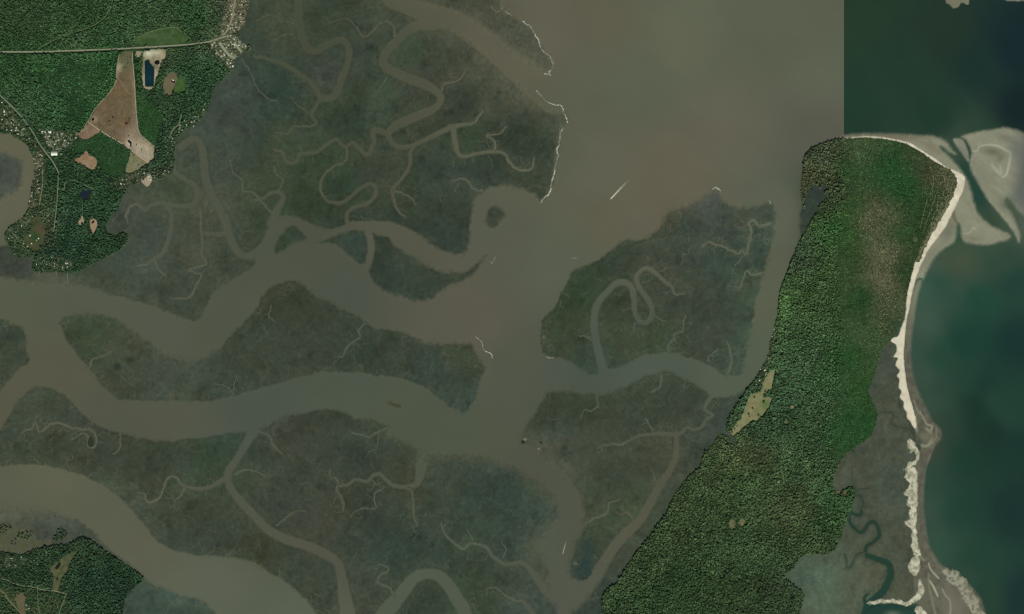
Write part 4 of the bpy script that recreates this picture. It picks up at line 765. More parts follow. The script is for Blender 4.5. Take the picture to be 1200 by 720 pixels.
for (x, y, r, c, lb) in ((928, 477, 2.4, (140, 130, 100), 'sandy oval glade in the barrier island forest, east of the straw clearing'), (921, 495, 2.2, (104, 108, 76), 'pale olive glade south of the sandy oval glade'),
    (928, 442, 2.0, (108, 104, 76), 'small tan glade in the northern barrier island forest'), (857, 615, 5, (112, 112, 80), 'tan left glade of the pair in the southern island forest'), (870, 612, 4, (124, 120, 88), 'tan right glade of the pair in the southern island forest'),
    (958, 303, 2.0, (40, 52, 34), 'tiny dark glade in the northern island forest'), (902, 468, 1.6, (146, 142, 116), 'pale bare spot at the edge of the green meadow'), (1072, 281, 3.0, (82, 92, 68), 'round grey green glade near the northern beach'), (955, 300, 1.0, (36, 50, 32), 'dark speck glade beside the western shore'),
    (990, 578, 2.5, (120, 98, 80), 'pinkish mud spot at the forest edge'), (982, 577, 2.2, (122, 100, 84), 'pink mud spot beside the beach marsh')):
    pts = ' '.join('%.2f,%.2f' % (x + r * rnd.uniform(.7, 1.2) * math.cos(a * .7854), y + 1.15 * r * rnd.uniform(.7, 1.2) * math.sin(a * .7854)) for a in range(8))
    field_patch('glade', pts, c, lb, mat=MAT_GRASS, soft=0.8, base=LC, smooth_=2, pad=0.2, col2=(tuple(v * .8 for v in c), 2))
def pond(pts, col, label, z=5.6, var=None):
    o = patch('pond', pts, col, MAT_WATER, z, z + .05, 0.4, 0.4, 0.15, label=label, smooth_=0, var=var, nse=.05); CLR.append((np.array(P(pts)), 0.5)); return o
pond('169.5,72 172,70 175,70 176,74 179,77.5 181,80 180.5,102 170,102', (10, 42, 50), 'long deep blue pond in the sand pit', var=blobs([(175, 92, 3, 4, 0, (20, 54, 64), .7), (171, 74, 2, 3, 0, (14, 28, 34), .7)]))
pond('181,72.5 184,70.5 187,71.5 187,75 184,76.5 181.5,75', (22, 22, 18), 'small black pond beside the deep blue pond')
pond('149.5,164 152,164.5 154.5,167 154,172 152.5,172.5 152.5,168.5 150,166.5', (26, 24, 20), 'black elbow shaped pond at the foot of the brown field')
pond('107,139.5 110.5,137.5 111,141 108,142.5', (26, 26, 20), 'tiny black pond at the west corner of the brown field')
pond('200.5,94 205.5,96 205,98.2 201,96.2', (30, 28, 22), 'thin black pool on the olive plot')
pond('93,228 95,224.5 98,222.5 101,224 105,221 106.5,224 105,229 103,233 99,234 95,231', (28, 38, 50), 'heart shaped dark pond in the southern woods')
pond('126,209 130,207.5 133,210 132,213.5 128,213', (30, 42, 30), 'small dark round pond above the cove')
pond('132,217 135,216.5 136,219 133,220', (26, 36, 26), 'tiny dark pond under the round one')
pond('107,260.5 110,258 111,260 108,263', (22, 22, 18), 'black pond inside the kite shaped clearing')
pond('64,666 68,660 71,658 71,663 67,668', (24, 30, 20), 'dark narrow pond in the southwestern glade')
pond('66,677 68,676.5 68.5,680 66.5,680.5', (26, 32, 22), 'dark speck pond below the narrow pond')
pond('100,208.5 0,0 0,0' if False else '131.5,136 133.5,136 133,138.5 131.5,138', (50, 36, 30), 'little dark wet hollow on the brown field')
for k, (x, y, r) in enumerate(((128.5, 142, 1.2), (129, 146.5, 1.1), (148, 145, 2.0), (152, 139, 1.2))):
    pts = ' '.join('%.2f,%.2f' % (x + r * rnd.uniform(.6, 1.2) * math.cos(a * .9), y + r * rnd.uniform(.6, 1.2) * math.sin(a * .9)) for a in range(7))
    patch('wet_hollow', pts, (66, 46, 38), MAT_FIELD, 5.5, 5.6, .6, .4, .3, label=['dark wet hollow west on the brown field', 'dark wet hollow under the first on the brown field', 'largest dark wet hollow right of the brown field centre', 'small dark wet hollow near the eastern field track'][k], smooth_=2)
pts_d = '103,517 105,512 108,513 110,518 109,523 105,524 103,521'
patch('marsh_knoll', pts_d, (46, 54, 42), MAT_MARSH, 2.2, 2.6, .6, .5, .2, label='dark drop shaped knoll ringed by a creek in the southern marsh', smooth_=2)
patch('mud_bank', '454,471 458,470.5 463,473.5 468,474 470,477.5 466,478 459,475.5 455,473.5', (70, 70, 50), MAT_MARSH, .4, .8, .8, .5, .3, label='small dark mud bank alone in the wide western river', base=waterC, smooth_=2)
for (x, y, rx, ry, lb) in ((137, 430, 5, 4.5, 'dark wet patch on the western marsh island'), (152, 422, 4, 3, 'second dark wet patch on the western marsh island')):
    pts = ' '.join('%.2f,%.2f' % (x + rx * math.cos(a * .7854) * rnd.uniform(.8, 1.1), y + ry * math.sin(a * .7854) * rnd.uniform(.8, 1.1)) for a in range(8))
    patch('marsh_patch', pts, (46, 56, 48), MAT_MARSH, 1.8, 2.0, 3.0, .8, .5, label=lb, base=marshC, smooth_=2)
patch('marsh_knoll', '676,664 684,655 684,640 692,630 690,645 693,660 690,672 683,678 678,676', (46, 62, 58), MAT_MARSH, 1.8, 2.0, 3.5, .8, 1, label='dark teal marsh hollow by the southern creek mouth', base=marshC, smooth_=2)
for k, (x, y, r, c) in enumerate(((615, 515, 1.7, (112, 112, 92)), (613, 518, 2.0, (40, 42, 32)), (631, 526, 1.6, (124, 124, 104)), (634, 519, 1.8, (52, 52, 40)), (637.5, 395.5, 2.4, (96, 94, 72)), (674, 660.5, 2.0, (104, 106, 90)))):
    pts = ' '.join('%.2f,%.2f' % (x + r * 1.3 * math.cos(a * .7854) * rnd.uniform(.6, 1.2), y + r * math.sin(a * .7854) * rnd.uniform(.6, 1.2)) for a in range(8))
    patch('shell_mound', pts, c, MAT_SAND, 2.0, 2.8, .8, .4, .4, smooth_=2, nse=.3, label=['pale mound on the west tip of the southern marsh', 'dark wet mound on the same west tip', 'pale round mound east of the west tip', 'dark wet mound beside the pale round one', 'ringed tan mound on the west shore of the rounded marsh island', 'pale ringed mound by the southern creek mouth'][k], base=marshC)
ROADS = []
def road(pts, w, col, label, name='road', z=5.8, clear=0.9, jit=0.15, sm=6):
    p = [(a[0], a[1], w) for a in P(pts)]; q = jitter(catmull(p, sm, False), jit, 4); r = Ribbons()
    r.add(q, z, lambda x, y: np.broadcast_to(lin(col) * .8, x.shape + (3,)), lambda x, y: np.broadcast_to(lin(col), x.shape + (3,)) * (0.82 + 0.36 * vnoise(x / 2, y / 2, 8)[..., None]), False)
    o = r.build(name, MAT_ROAD); tag(o, label, None, None, 'structure'); ROADS.append((q, w, clear)); return o
road('-100,62 -20,61 0,61 45,61 90,59.5 140,57.5 200,54 225,52 245,49 258,45 268,42', 1.7, (142, 142, 120), 'straight pale highway crossing the northwestern forest', clear=1.6, jit=.1)
road('-60,60 -20,92 0,112 12,123 25,137 37,153 45,167 53,178 62,190 69,203', 1.3, (128, 134, 114), 'pale diagonal road running southeast past the lagoon town', clear=1.3)
road('69,203 68,215 67,235 65,255 63,272', 1.2, (112, 124, 100), 'narrow road running south through the southern woods', clear=1.1)
road('134,-60 133,-20 132,0 127,15 115,27 100,34 80,41 60,49 45,58 42,60', 0.9, (98, 116, 76), 'curved green grey forest road above the highway', name='forest_road', clear=.9)
road('68,221 75,223 76,216 80,213 88,212 95,215 105,220 112,223', 0.9, (106, 122, 100), 'winding lane past the heart shaped pond', clear=.9)
road('50,198 50,215 48,230 46,241', 1.0, (120, 122, 98), 'lane behind the riverbank houses')
road('53,156 58,166 64,177', 0.9, (132, 130, 108), 'town lane running down to the pale depot')
road('55,178 60,180', 0.9, (132, 130, 108), 'short spur road in the crossroads town')
road('155,61 156,75 158,100 159,120 161,145 164,157 175,167 181,172', 0.9, (166, 156, 130), 'pale track down the east edge of the brown field', name='field_track', z=6.0)
road('140,64 138,75 137,85 136,95 130,107 120,118 110,130 103,143 92,158', 0.8, (150, 142, 116), 'pale track down the west edge of the brown field', name='field_track', z=6.0)
road('103,143 120,155 135,164 147,171 153,176 162,182 173,191', 1.0, (176, 160, 138), 'pale track along the south edge of the brown field', name='field_track', z=6.1)
road('137,90 143,98 148,106 152,110 158,110', 0.5, (146, 128, 98), 'thin tan path crossing the brown field', name='field_path', z=5.9, clear=0)
road('163,45 170,40 182,36 197,33 207,33 213,38', 0.7, (112, 122, 86), 'thin pale lane along the top of the curved meadow', name='forest_road')
road('200,22 212,24 222,25 228,18 236,8', 0.6, (74, 96, 62), 'faint lane bending through the northern forest', name='forest_road', clear=.6)
road('-100,640 -30,680 0,692 10,703 20,714 28,724 60,760', 1.6, (110, 106, 84), 'diagonal road across the southwestern farmland', clear=1.5)
road('33,687 50,691 65,693 78,696', 1.1, (132, 132, 108), 'pale lane across the southwestern farmland')
road('78,696 74,706 69,720 64,745', 0.8, (110, 118, 92), 'narrow lane south along the wood edge')
road('44,690 44,705 47,722', 0.7, (100, 108, 80), 'short farm lane among the pale fields')
road('0,678 8,680 16,684 34,688', 0.9, (120, 124, 100), 'farm lane near the west edge')
road('257,50 262,57 267,63 272,67 276,68', 3.4, (140, 142, 120), 'broad pale paved street on the eastern point', clear=2.0)
road('274,50 278,55 283,61', 3.0, (146, 148, 128), 'second paved street near the tip of the eastern point', clear=1.8)
road('253,50 249,54 248,58', 1.3, (128, 136, 112), 'short lane off the highway end')
road('253,58 256,64 260,69 263,71', 1.0, (132, 140, 118), 'curved lane west of the paved street')
road('274,-60 275,0 274,8 273,18 270,28 266,36 262,41', 2.2, (140, 134, 110), 'pale main street of the northern shore town', clear=1.8, jit=.6)
road('128,290 136,292 150,276', 0.6, (70, 90, 64), 'faint shore path by the southern woods') if False else None
road('121,304 132,298 144,290 150,284', 0.6, (92, 108, 82), 'faint pale shore path below the southern woods')
road('213,134 209,146 203,152 198,162', 1.2, (112, 124, 100), 'pale grassy lane near the creek bank houses')
road('96,235 97,243 96,252', 0.6, (96, 110, 88), 'thin lane to the triangular clearing')
road('9,268 18,277 26,287 34,296', 0.8, (104, 112, 88), 'headland lane between houses')
road('22,256 30,262', 0.8, (108, 110, 90), 'short headland side lane')
road('840,508 848,514 856,518 866,524', 1.6, (70, 84, 62), 'grassy gap at the forest edge of the island', name='grass_gap', clear=1.3)
# ================================================================ FORESTS
def clear_field(g):
    C = np.full(g.X.shape, -20.0)
    for p, pad in CLR:
        w = g.win(p[:, 0].min() - 4, p[:, 1].min() - 4, p[:, 0].max() + 4, p[:, 1].max() + 4)
        if w is None: continue
        s = Grid.__new__(Grid); s.xs = g.xs[w[1]]; s.ys = g.ys[w[0]]; s.step = g.step; s.X, s.Y = g.X[w], g.Y[w]
        C[w] = np.maximum(C[w], poly_sdf(s, p, 4.0) + pad)
    for q, wd, cl in ROADS:
        if cl > 0: line_field(g, np.column_stack([q[:, 0], q[:, 1], np.full(len(q), wd + 2 * cl * 0.7)]), 4.0, out=C)
    return C
def instancer(name, pts, rad, hgt, tint, label, group_mat, ico=2):
    me = bpy.data.meshes.new(name); n = len(pts); me.vertices.add(n); me.vertices.foreach_set('co', np.ascontiguousarray(pts, np.float32).ravel())
    a = me.attributes.new('siz', 'FLOAT_VECTOR', 'POINT'); a.data.foreach_set('vector', np.stack([rad * R.uniform(.85, 1.15, n), rad * R.uniform(.85, 1.15, n), hgt], 1).astype(np.float32).ravel())
    a = me.attributes.new('turn', 'FLOAT_VECTOR', 'POINT'); a.data.foreach_set('vector', np.stack([R.uniform(-.3, .3, n), R.uniform(-.3, .3, n), R.uniform(0, 6.28, n)], 1).astype(np.float32).ravel())
    a = me.attributes.new('tint', 'FLOAT_COLOR', 'POINT'); c4 = np.ones((n, 4), np.float32); c4[:, :3] = np.clip(tint, 0, 1) * GAIN; a.data.foreach_set('color', c4.ravel())
    me.update(); o = bpy.data.objects.new(name, me); COL.objects.link(o)
    ng = bpy.data.node_groups.new(name + '_nodes', 'GeometryNodeTree')
    ng.interface.new_socket('Geometry', in_out='INPUT', socket_type='NodeSocketGeometry'); ng.interface.new_socket('Geometry', in_out='OUTPUT', socket_type='NodeSocketGeometry')
    N = ng.nodes; K = ng.links; gi = N.new('NodeGroupInput'); go = N.new('NodeGroupOutput')
    ic = N.new('GeometryNodeMeshIcoSphere'); ic.inputs['Radius'].default_value = 1.0; ic.inputs['Subdivisions'].default_value = ico + 1
    sp = N.new('GeometryNodeSetPosition'); K.new(ic.outputs[0], sp.inputs['Geometry'])
    no = N.new('ShaderNodeTexNoise'); no.inputs['Scale'].default_value = 2.2; no.inputs['Detail'].default_value = 2.0
    pos = N.new('GeometryNodeInputPosition'); K.new(pos.outputs[0], no.inputs['Vector'])
    mr = N.new('ShaderNodeMapRange'); K.new(no.outputs[0], mr.inputs[0]); mr.inputs[1].default_value = .3; mr.inputs[2].default_value = .7; mr.inputs[3].default_value = .55; mr.inputs[4].default_value = 1.3
    vm = N.new('ShaderNodeVectorMath'); vm.operation = 'SCALE'; K.new(pos.outputs[0], vm.inputs[0]); K.new(mr.outputs[0], vm.inputs['Scale']); K.new(vm.outputs[0], sp.inputs['Position'])
    sm = N.new('GeometryNodeSetMaterial'); sm.inputs['Material'].default_value = group_mat; K.new(sp.outputs[0], sm.inputs[0])
    ip = N.new('GeometryNodeInstanceOnPoints'); K.new(gi.outputs[0], ip.inputs['Points']); K.new(sm.outputs[0], ip.inputs['Instance'])
    for nm, s in (('siz', 'Scale'), ('turn', 'Rotation')):
        na = N.new('GeometryNodeInputNamedAttribute'); na.data_type = 'FLOAT_VECTOR'; na.inputs['Name'].default_value = nm; K.new(na.outputs[0], ip.inputs[s])
    K.new(ip.outputs[0], go.inputs[0])
    md = o.modifiers.new('forest', 'NODES'); md.node_group = ng
    me.materials.append(group_mat)
    return tag(o, label, None, None, 'stuff')
def plant(g, F, label, name, spacing=1.33, edge=0.3):
    x0, x1, y0, y1 = g.xs[0], g.xs[-1], g.ys[0], g.ys[-1]
    xs = np.arange(max(x0, -60), min(x1, 1260), spacing); ys = np.arange(max(y0, -45), min(y1, 765), spacing)
    X, Y = np.meshgrid(xs, ys); X = X + R.uniform(-.62, .62, X.shape) * spacing; Y = Y + R.uniform(-.62, .62, X.shape) * spacing; X, Y = X.ravel(), Y.ravel()
    f = sampg(g, F, X, Y); Cc = clear_field(g); c = sampg(g, Cc, X, Y); tm = town_mask(g); dens = np.ones(len(X)); town = np.zeros(len(X))
    for m, t in zip(tm, TOWNP):
        k = sampg(g, m, X, Y); dens = dens * (1 - k) + k * t[3] * 0.8; town = np.maximum(town, k)
    rz = rough_zone(X, Y); scrub = np.clip(-(vnoise(X / 18, Y / 18, 500) - .32) * 6, 0, 1) * 0
    # brown scrub patch of the northern island
    dens = dens * np.where(fbm(X, Y, 7, 2, 530) > .62, .55, 1.0) * .97
    keep = (f > edge) & (c < 0) & (R.uniform(0, 1, len(X)) < dens)
    X, Y, rz, town, f = X[keep], Y[keep], rz[keep], town[keep], f[keep]; n = len(X)
    coarse = fbm(X, Y, 24, 2, 510); r = (0.61 + 0.14 * coarse + R.uniform(-.22, .34, n) + .45 * (R.uniform(0, 1, n) < .07)) * U * (0.72 + .28 * sstep(.2, .9, rz))
    r = np.where(rz > .5, r * 1.0, r * (.62 + .3 * rz) + 1.7)
    brown = np.clip(1 - np.minimum.reduce([np.hypot((X - a) / b_, (Y - d) / e_) for a, b_, d, e_ in ((1025, 30, 258, 16), (1040, 18, 300, 40), (1038, 16, 350, 30), (1034, 10, 385, 14), (1104, 9, 230, 26))]), 0, 1) ** .5; r = r * (1 - .2 * town)
    h = np.where(rz > .5, r * R.uniform(.75, 1.15, n), r * .7)
    tall = np.where(rz > .5, 5 + r * .9 + R.uniform(-4, 6, n) + 3 * coarse, 1.0 + 4 * rz + R.uniform(0, 2, n))
    c = C_C(X, Y) * (1 + 0.14 * fbm(X, Y, 30, 3, 520)[..., None] + 0.16 * fbm((X * .45 - Y * .9) / 3.5, X * .9 + Y * .45, 9, 3, 521)[..., None] + 0.12 * fbm(X, Y, 9, 2, 522)[..., None])
    lum = (c @ np.array([.25, .6, .15]))[:, None]; c = (lum + (c - lum) * .84) * np.array([1.04, 1.0, 1.0])
    c = c * np.where(rz > .5, 2.1, 1.4)[:, None] * (1 + R.normal(0, .26, n))[:, None].clip(.45, 2.0) * (1 + R.normal(0, .05, (n, 3)))
    sm_ = rz <= .5; pick = R.uniform(0, 1, n)
    c = np.where((sm_ & (pick < .33 * brown))[:, None], lin((136, 134, 104)) * R.uniform(.7, 1.25, n)[:, None], c)
    c = np.where((sm_ & (pick > 1 - .5 * brown))[:, None], lin((54, 72, 44)) * R.uniform(.7, 1.2, n)[:, None], c)
    c = np.where((sm_ & (brown < .1) & (pick < .14))[:, None], c * 1.8 + .010, c); c = np.where((sm_ & (pick > .65) & (brown < .1))[:, None], c * .6, c)
    warm = (R.uniform(0, 1, n) < .07)[:, None]; c = np.where(warm, c * np.array([1.5, 1.2, 1.3]), c)
    wx, wy = world_xy(X, Y)
    return instancer(name, np.stack([wx, wy, 4.2 + tall], 1), r, h, c, label, MAT_CANOPY)
plant(g1[0], g1[1], 'dense dark green forest covering the northwestern mainland', 'forest')
plant(g2[0], g2[1], 'dark green forest on the southwestern wooded point', 'forest')
plant(g3[0], g3[1], 'dense green forest and scrub covering the barrier island', 'forest')
# scrub clumps on the hammock bank
gh = Grid(-60, 605, 60, 645, 1.25); ph = [catmull(np.array(P(s)), 3) for s in ('-60,612 0,614 10,614 14,618 8,624 0,628 -60,626', '20,622 26,624 38,622 36,630 28,634 20,630', '62,632 66,622 72,616 76,620 80,626 72,634 64,636', '12,634 18,632 18,638 12,638')]
Fh = np.maximum.reduce([poly_sdf(gh, p) for p in ph[:2] + ph[3:]]); plant(gh, Fh, 'scrubby trees on the brown hammock bank', 'scrub', 1.9)
gh2 = Grid(55, 608, 90, 645, 1.25); plant(gh2, poly_sdf(gh2, ph[2]), 'narrow wooded hammock north of the southwestern point', 'scrub', 1.6)
gc = Grid(925, 195, 990, 262, 1.25)
# ================================================================ SINGLE TREES
def blob_mesh(name, sub=2, seed=1, flat=.8):
    import bmesh
    bm = bmesh.new(); bmesh.ops.create_icosphere(bm, subdivisions=sub, radius=1.0); rr = random.Random(seed)
    ph_ = [rr.uniform(0, 6) for _ in range(6)]
    for v in bm.verts:
        p = v.co; s = 1 + .18 * math.sin(3.1 * p.x + ph_[0]) * math.sin(3.7 * p.y + ph_[1]) + .14 * math.sin(5.3 * p.z + ph_[2] + 4 * p.x) + rr.uniform(-.16, .16)
        v.co = p * s; v.co.z *= flat
    me = bpy.data.meshes.new(name); bm.to_mesh(me); bm.free(); return me
MAT_TC = [plain('tree_leaves', (52, 74, 42), .9, 1.3, .5, .3), plain('olive_leaves', (70, 84, 50), .9, 1.3, .5, .3)]
MAT_BARK = plain('bark', (92, 80, 66))
crown_me = []
for k in range(3):
    m_ = blob_mesh('crown', 3, 7 + k); m_.materials.append(MAT_TC[k % 2]); crown_me.append(m_)
def cone_mesh(name, r0, r1, h, seg=8):
    V = []; Fc = []
    for k, (r, z) in enumerate(((r0, 0), (r0 * .8, h * .4), (r1, h))):
        for i in range(seg): V.append((r * math.cos(6.2832 * i / seg), r * math.sin(6.2832 * i / seg), z))
    for k in range(2):
        for i in range(seg): Fc.append((k * seg + i, k * seg + (i + 1) % seg, (k + 1) * seg + (i + 1) % seg, (k + 1) * seg + i))
    me = bpy.data.meshes.new(name); me.from_pydata(V, [], Fc); me.update(); return me
trunk_me = cone_mesh('trunk', .55, .3, 9); trunk_me.materials.append(MAT_BARK)
def tree(x, y, r, label, group, z=4.9):
    wx, wy = world_xy(x, y); t = bpy.data.objects.new('tree', None); COL.objects.link(t); t.location = (wx, wy, z); t.empty_display_size = 3
    tag(t, label, 'tree', group)
    tr = bpy.data.objects.new('trunk', trunk_me); COL.objects.link(tr); tr.parent = t
    c = bpy.data.objects.new('crown', crown_me[rnd.randrange(3)]); COL.objects.link(c); c.parent = t
    c.location = (0, 0, 9 + r * 2.5); c.scale = (r * U, r * U * rnd.uniform(.85, 1.1), r * U * .8); c.rotation_euler = (0, 0, rnd.uniform(0, 6.28))
    return t
G = 'trees standing in the straw coloured island clearing'
for (x, y, r, lb) in ((895, 471.5, 1.5, 'large round lone tree in the green part of the island clearing'), (882, 479, .9, 'small tree in the middle of the straw coloured clearing'), (877.5, 486, 1.1, 'round tree in the lower straw coloured clearing'), (889, 487, 1.0, 'small tree at the lower edge of the green meadow'),
    (878, 489, .6, 'tiny tree just below the round lower tree'), (899, 462, 1.3, 'tree at the east notch of the island clearing'), (897, 460, 1.2, 'tree beside the east notch tree'), (901, 459, 1.4, 'broad tree east of the clearing notch'), (884, 466, .9, 'small tree under the pale houses of the island'), (861, 503, .8, 'tree near the narrow south end of the clearing'), (864, 500, .7, 'small tree above the narrow south end'), (858, 507, .9, 'tree closing the south end of the clearing')):
    tree(x, y, r, lb, G)
G = 'scattered trees on the farmland'
for k, (x, y) in enumerate(((36, 700), (40, 712), (52, 702), (56, 710), (8, 690), (12, 697), (50, 716), (60, 706), (33, 715), (5, 698))):
    tree(x, y, rnd.uniform(.7, 1.2), ['tree just right of the small tan field', 'tree east of the short farm lane', 'tree below the pale farmland lane, near its middle', 'tree between the short farm lane and the narrow southern lane', 'tree beside the upper diagonal road', 'tree beside the diagonal road, next after the upper one', 'lowest tree right of the short farm lane', 'tree just west of the narrow southern lane', 'tree at the lower right of the small tan field', 'tree west of the diagonal road, nearest the frame edge'][k], G)
for k, (x, y) in enumerate(((156.5, 183), (157, 190), (162.5, 194), (146.5, 80), (150, 75), (143, 74), (153, 68), (151, 160), (166, 176), (160, 170))):
    tree(x, y, .45 + .25 * rnd.random(), ['bush in the upper part of the tan meadow', 'bush in the middle of the tan meadow', 'bush low on the right of the tan meadow', 'bush in the narrow neck of the brown field', 'bush right of centre in the brown field neck', 'bush by the west track of the brown field', 'bush near the top of the brown field', 'bush above the elbow shaped pond', 'lower bush on the pale southeastern yard', 'upper bush on the pale southeastern yard'][k], 'bushes on the open fields')
# ================================================================ HOUSES
MATS_R = {'white': plain('white_roof', (220, 222, 208), .6), 'grey': plain('grey_roof', (160, 160, 142), .7), 'brown': plain('brown_roof', (136, 116, 94), .8), 'tan': plain('tan_roof', (186, 176, 148), .7)}
MAT_WALL = plain('house_wall', (190, 184, 166), .8)
def house_meshes(kind, w, d, hip):
    h, rh, o = 5.0, 3.2, .8; a, b = w / 2, d / 2
    me = bpy.data.meshes.new('wall'); V = [(-a, -b, 0), (a, -b, 0), (a, b, 0), (-a, b, 0), (-a, -b, h), (a, -b, h), (a, b, h), (-a, b, h)]
    k = a * .45 if hip else a
    V += [(-k, 0, h + rh - .3), (k, 0, h + rh - .3)]; Fc = [(0, 1, 5, 4), (1, 2, 6, 5), (2, 3, 7, 6), (3, 0, 4, 7)]
    if not hip: Fc += [(4, 7, 8), (5, 9, 6)]
    me.from_pydata(V, [], Fc); me.materials.append(MAT_WALL); me.update()
    rf = bpy.data.meshes.new('roof'); A, B = a + o, b + o; K = A * .45 if hip else A; t = .3; z0 = h - o * rh / b
    V = [(-A, -B, z0), (A, -B, z0), (A, B, z0), (-A, B, z0), (-K, 0, h + rh), (K, 0, h + rh)]
    V += [(x, y, z - t) for x, y, z in V]; Fc = [(0, 1, 5, 4), (2, 3, 4, 5), (1, 2, 5), (3, 0, 4), (7, 6, 10, 11), (9, 8, 11, 10), (8, 7, 11), (6, 9, 10), (0, 6, 7, 1), (1, 7, 8, 2), (2, 8, 9, 3), (3, 9, 6, 0)]
    if not hip: Fc = [(0, 1, 5, 4), (2, 3, 4, 5), (7, 6, 10, 11), (9, 8, 11, 10), (0, 6, 7, 1), (2, 8, 9, 3), (1, 7, 11, 5), (5, 11, 8, 2), (3, 9, 10, 4), (4, 10, 6, 0)]
    rf.from_pydata(V, [], Fc); rf.materials.append(MATS_R[kind]); rf.update(); return me, rf
HM = {}
for k in MATS_R: HM[k] = [house_meshes(k, 16, 11, False), house_meshes(k, 14, 12, True), house_meshes(k, 20, 12, False)]
def house(x, y, kind, label, group, rot=None, size=1.0, var=None, name='house', cat='house', z=4.8):
    wx, wy = world_xy(x, y); w, r = HM[kind][rnd.randrange(3) if var is None else var]
    t = bpy.data.objects.new(name, w); COL.objects.link(t); t.location = (wx, wy, z); t.rotation_euler = (0, 0, rnd.uniform(0, 3.14) if rot is None else rot); t.scale = (size,) * 3
    tag(t, label, cat, group); ro = bpy.data.objects.new('roof', r); COL.objects.link(ro); ro.parent = t; return t
WH = {'north': 'in the shore town at the top of the mainland', 'point': 'on the built up eastern point below the highway end', 'lagoon': 'in the town above the western lagoon', 'crossroads': 'in the crossroads town south of the big forest', 'riverbank': 'in the row between lane and western lagoon',
 'headland': 'on the rounded western headland', 'south_shore': 'on the mainland south shore', 'creek_bank': 'under trees along the eastern creek bank', 'cove': 'among trees by the marsh cove', 'southwest': 'in the wood of the southwestern point', 'farm': 'on the southwestern farmland', 'island': 'on the wooded west shore of the barrier island', 'spit': ''}
WH2 = {'north': 'in the northern shore town', 'point': 'on the built up eastern point', 'lagoon': 'above the western lagoon', 'crossroads': 'in the crossroads town', 'riverbank': 'beside the western lagoon', 'headland': 'on the western headland',
 'south_shore': 'on the mainland south shore', 'creek_bank': 'along the eastern creek bank', 'cove': 'by the marsh cove', 'southwest': 'in the southwestern wood', 'farm': 'on the southwestern farmland', 'island': 'on the barrier island', 'spit': ''}
ORD = 'first second third fourth fifth sixth seventh eighth ninth tenth eleventh twelfth thirteenth fourteenth fifteenth sixteenth seventeenth eighteenth nineteenth twentieth twenty-first twenty-second twenty-third twenty-fourth twenty-fifth twenty-sixth twenty-seventh twenty-eighth twenty-ninth thirtieth'.split()
CNT = {'north': 46, 'point': 44, 'lagoon': 22, 'crossroads': 30, 'riverbank': 26, 'headland': 16, 'south_shore': 16, 'creek_bank': 20, 'cove': 14, 'southwest': 8, 'farm': 6, 'island': 9, 'spit': 0}
for t in TOWNP:
    p = t[0]; key = t[4]; x0, y0 = p.min(0); x1, y1 = p.max(0); x0 = max(x0, 1); y0 = max(y0, 1); y1 = min(y1, 719)
    gg = Grid(x0, y0, x1, y1, .6); Fp = poly_sdf(gg, catmull(p, 3)); placed = []; tries = 0
    rd = np.full(gg.X.shape, -9.0)
    for q, wd, cl in ROADS: line_field(gg, np.column_stack([q[:, 0], q[:, 1], np.full(len(q), wd)]), 3.0, out=rd)
    while len(placed) < CNT[key] and tries < 4000:
        tries += 1; x, y = rnd.uniform(x0, x1), rnd.uniform(y0, y1)
        if sampg(gg, Fp, np.array([x]), np.array([y]))[0] < 1.6 or sampg(gg, rd, np.array([x]), np.array([y]))[0] > -1.0: continue
        if any((x - a) ** 2 + (y - b) ** 2 < 2.6 ** 2 for a, b in placed): continue
        placed.append((x, y))
    todo = {}
    for x, y in placed:
        kind = rnd.choices(('white', 'grey', 'tan', 'brown'), (.28, .36, .24, .12))[0]
        todo.setdefault(kind, []).append((x, y))
    for kind, hs in todo.items():
        wide = (max(h[0] for h in hs) - min(h[0] for h in hs)) > (max(h[1] for h in hs) - min(h[1] for h in hs))
        hs.sort(key=lambda h: h[0] if wide else h[1]); side = 'west' if wide else 'north'
        for k, (x, y) in enumerate(hs):
            o_ = ORD[k] if len(hs) > 1 else 'only'; frm = ' counted from the %s' % side if len(hs) > 1 else ''
            house(x, y, kind, '%s %s roofed house%s %s' % (o_, kind, frm, WH2[key]), '%s roofed houses %s' % (kind, WH[key]), size=rnd.uniform(.7, 1.1))
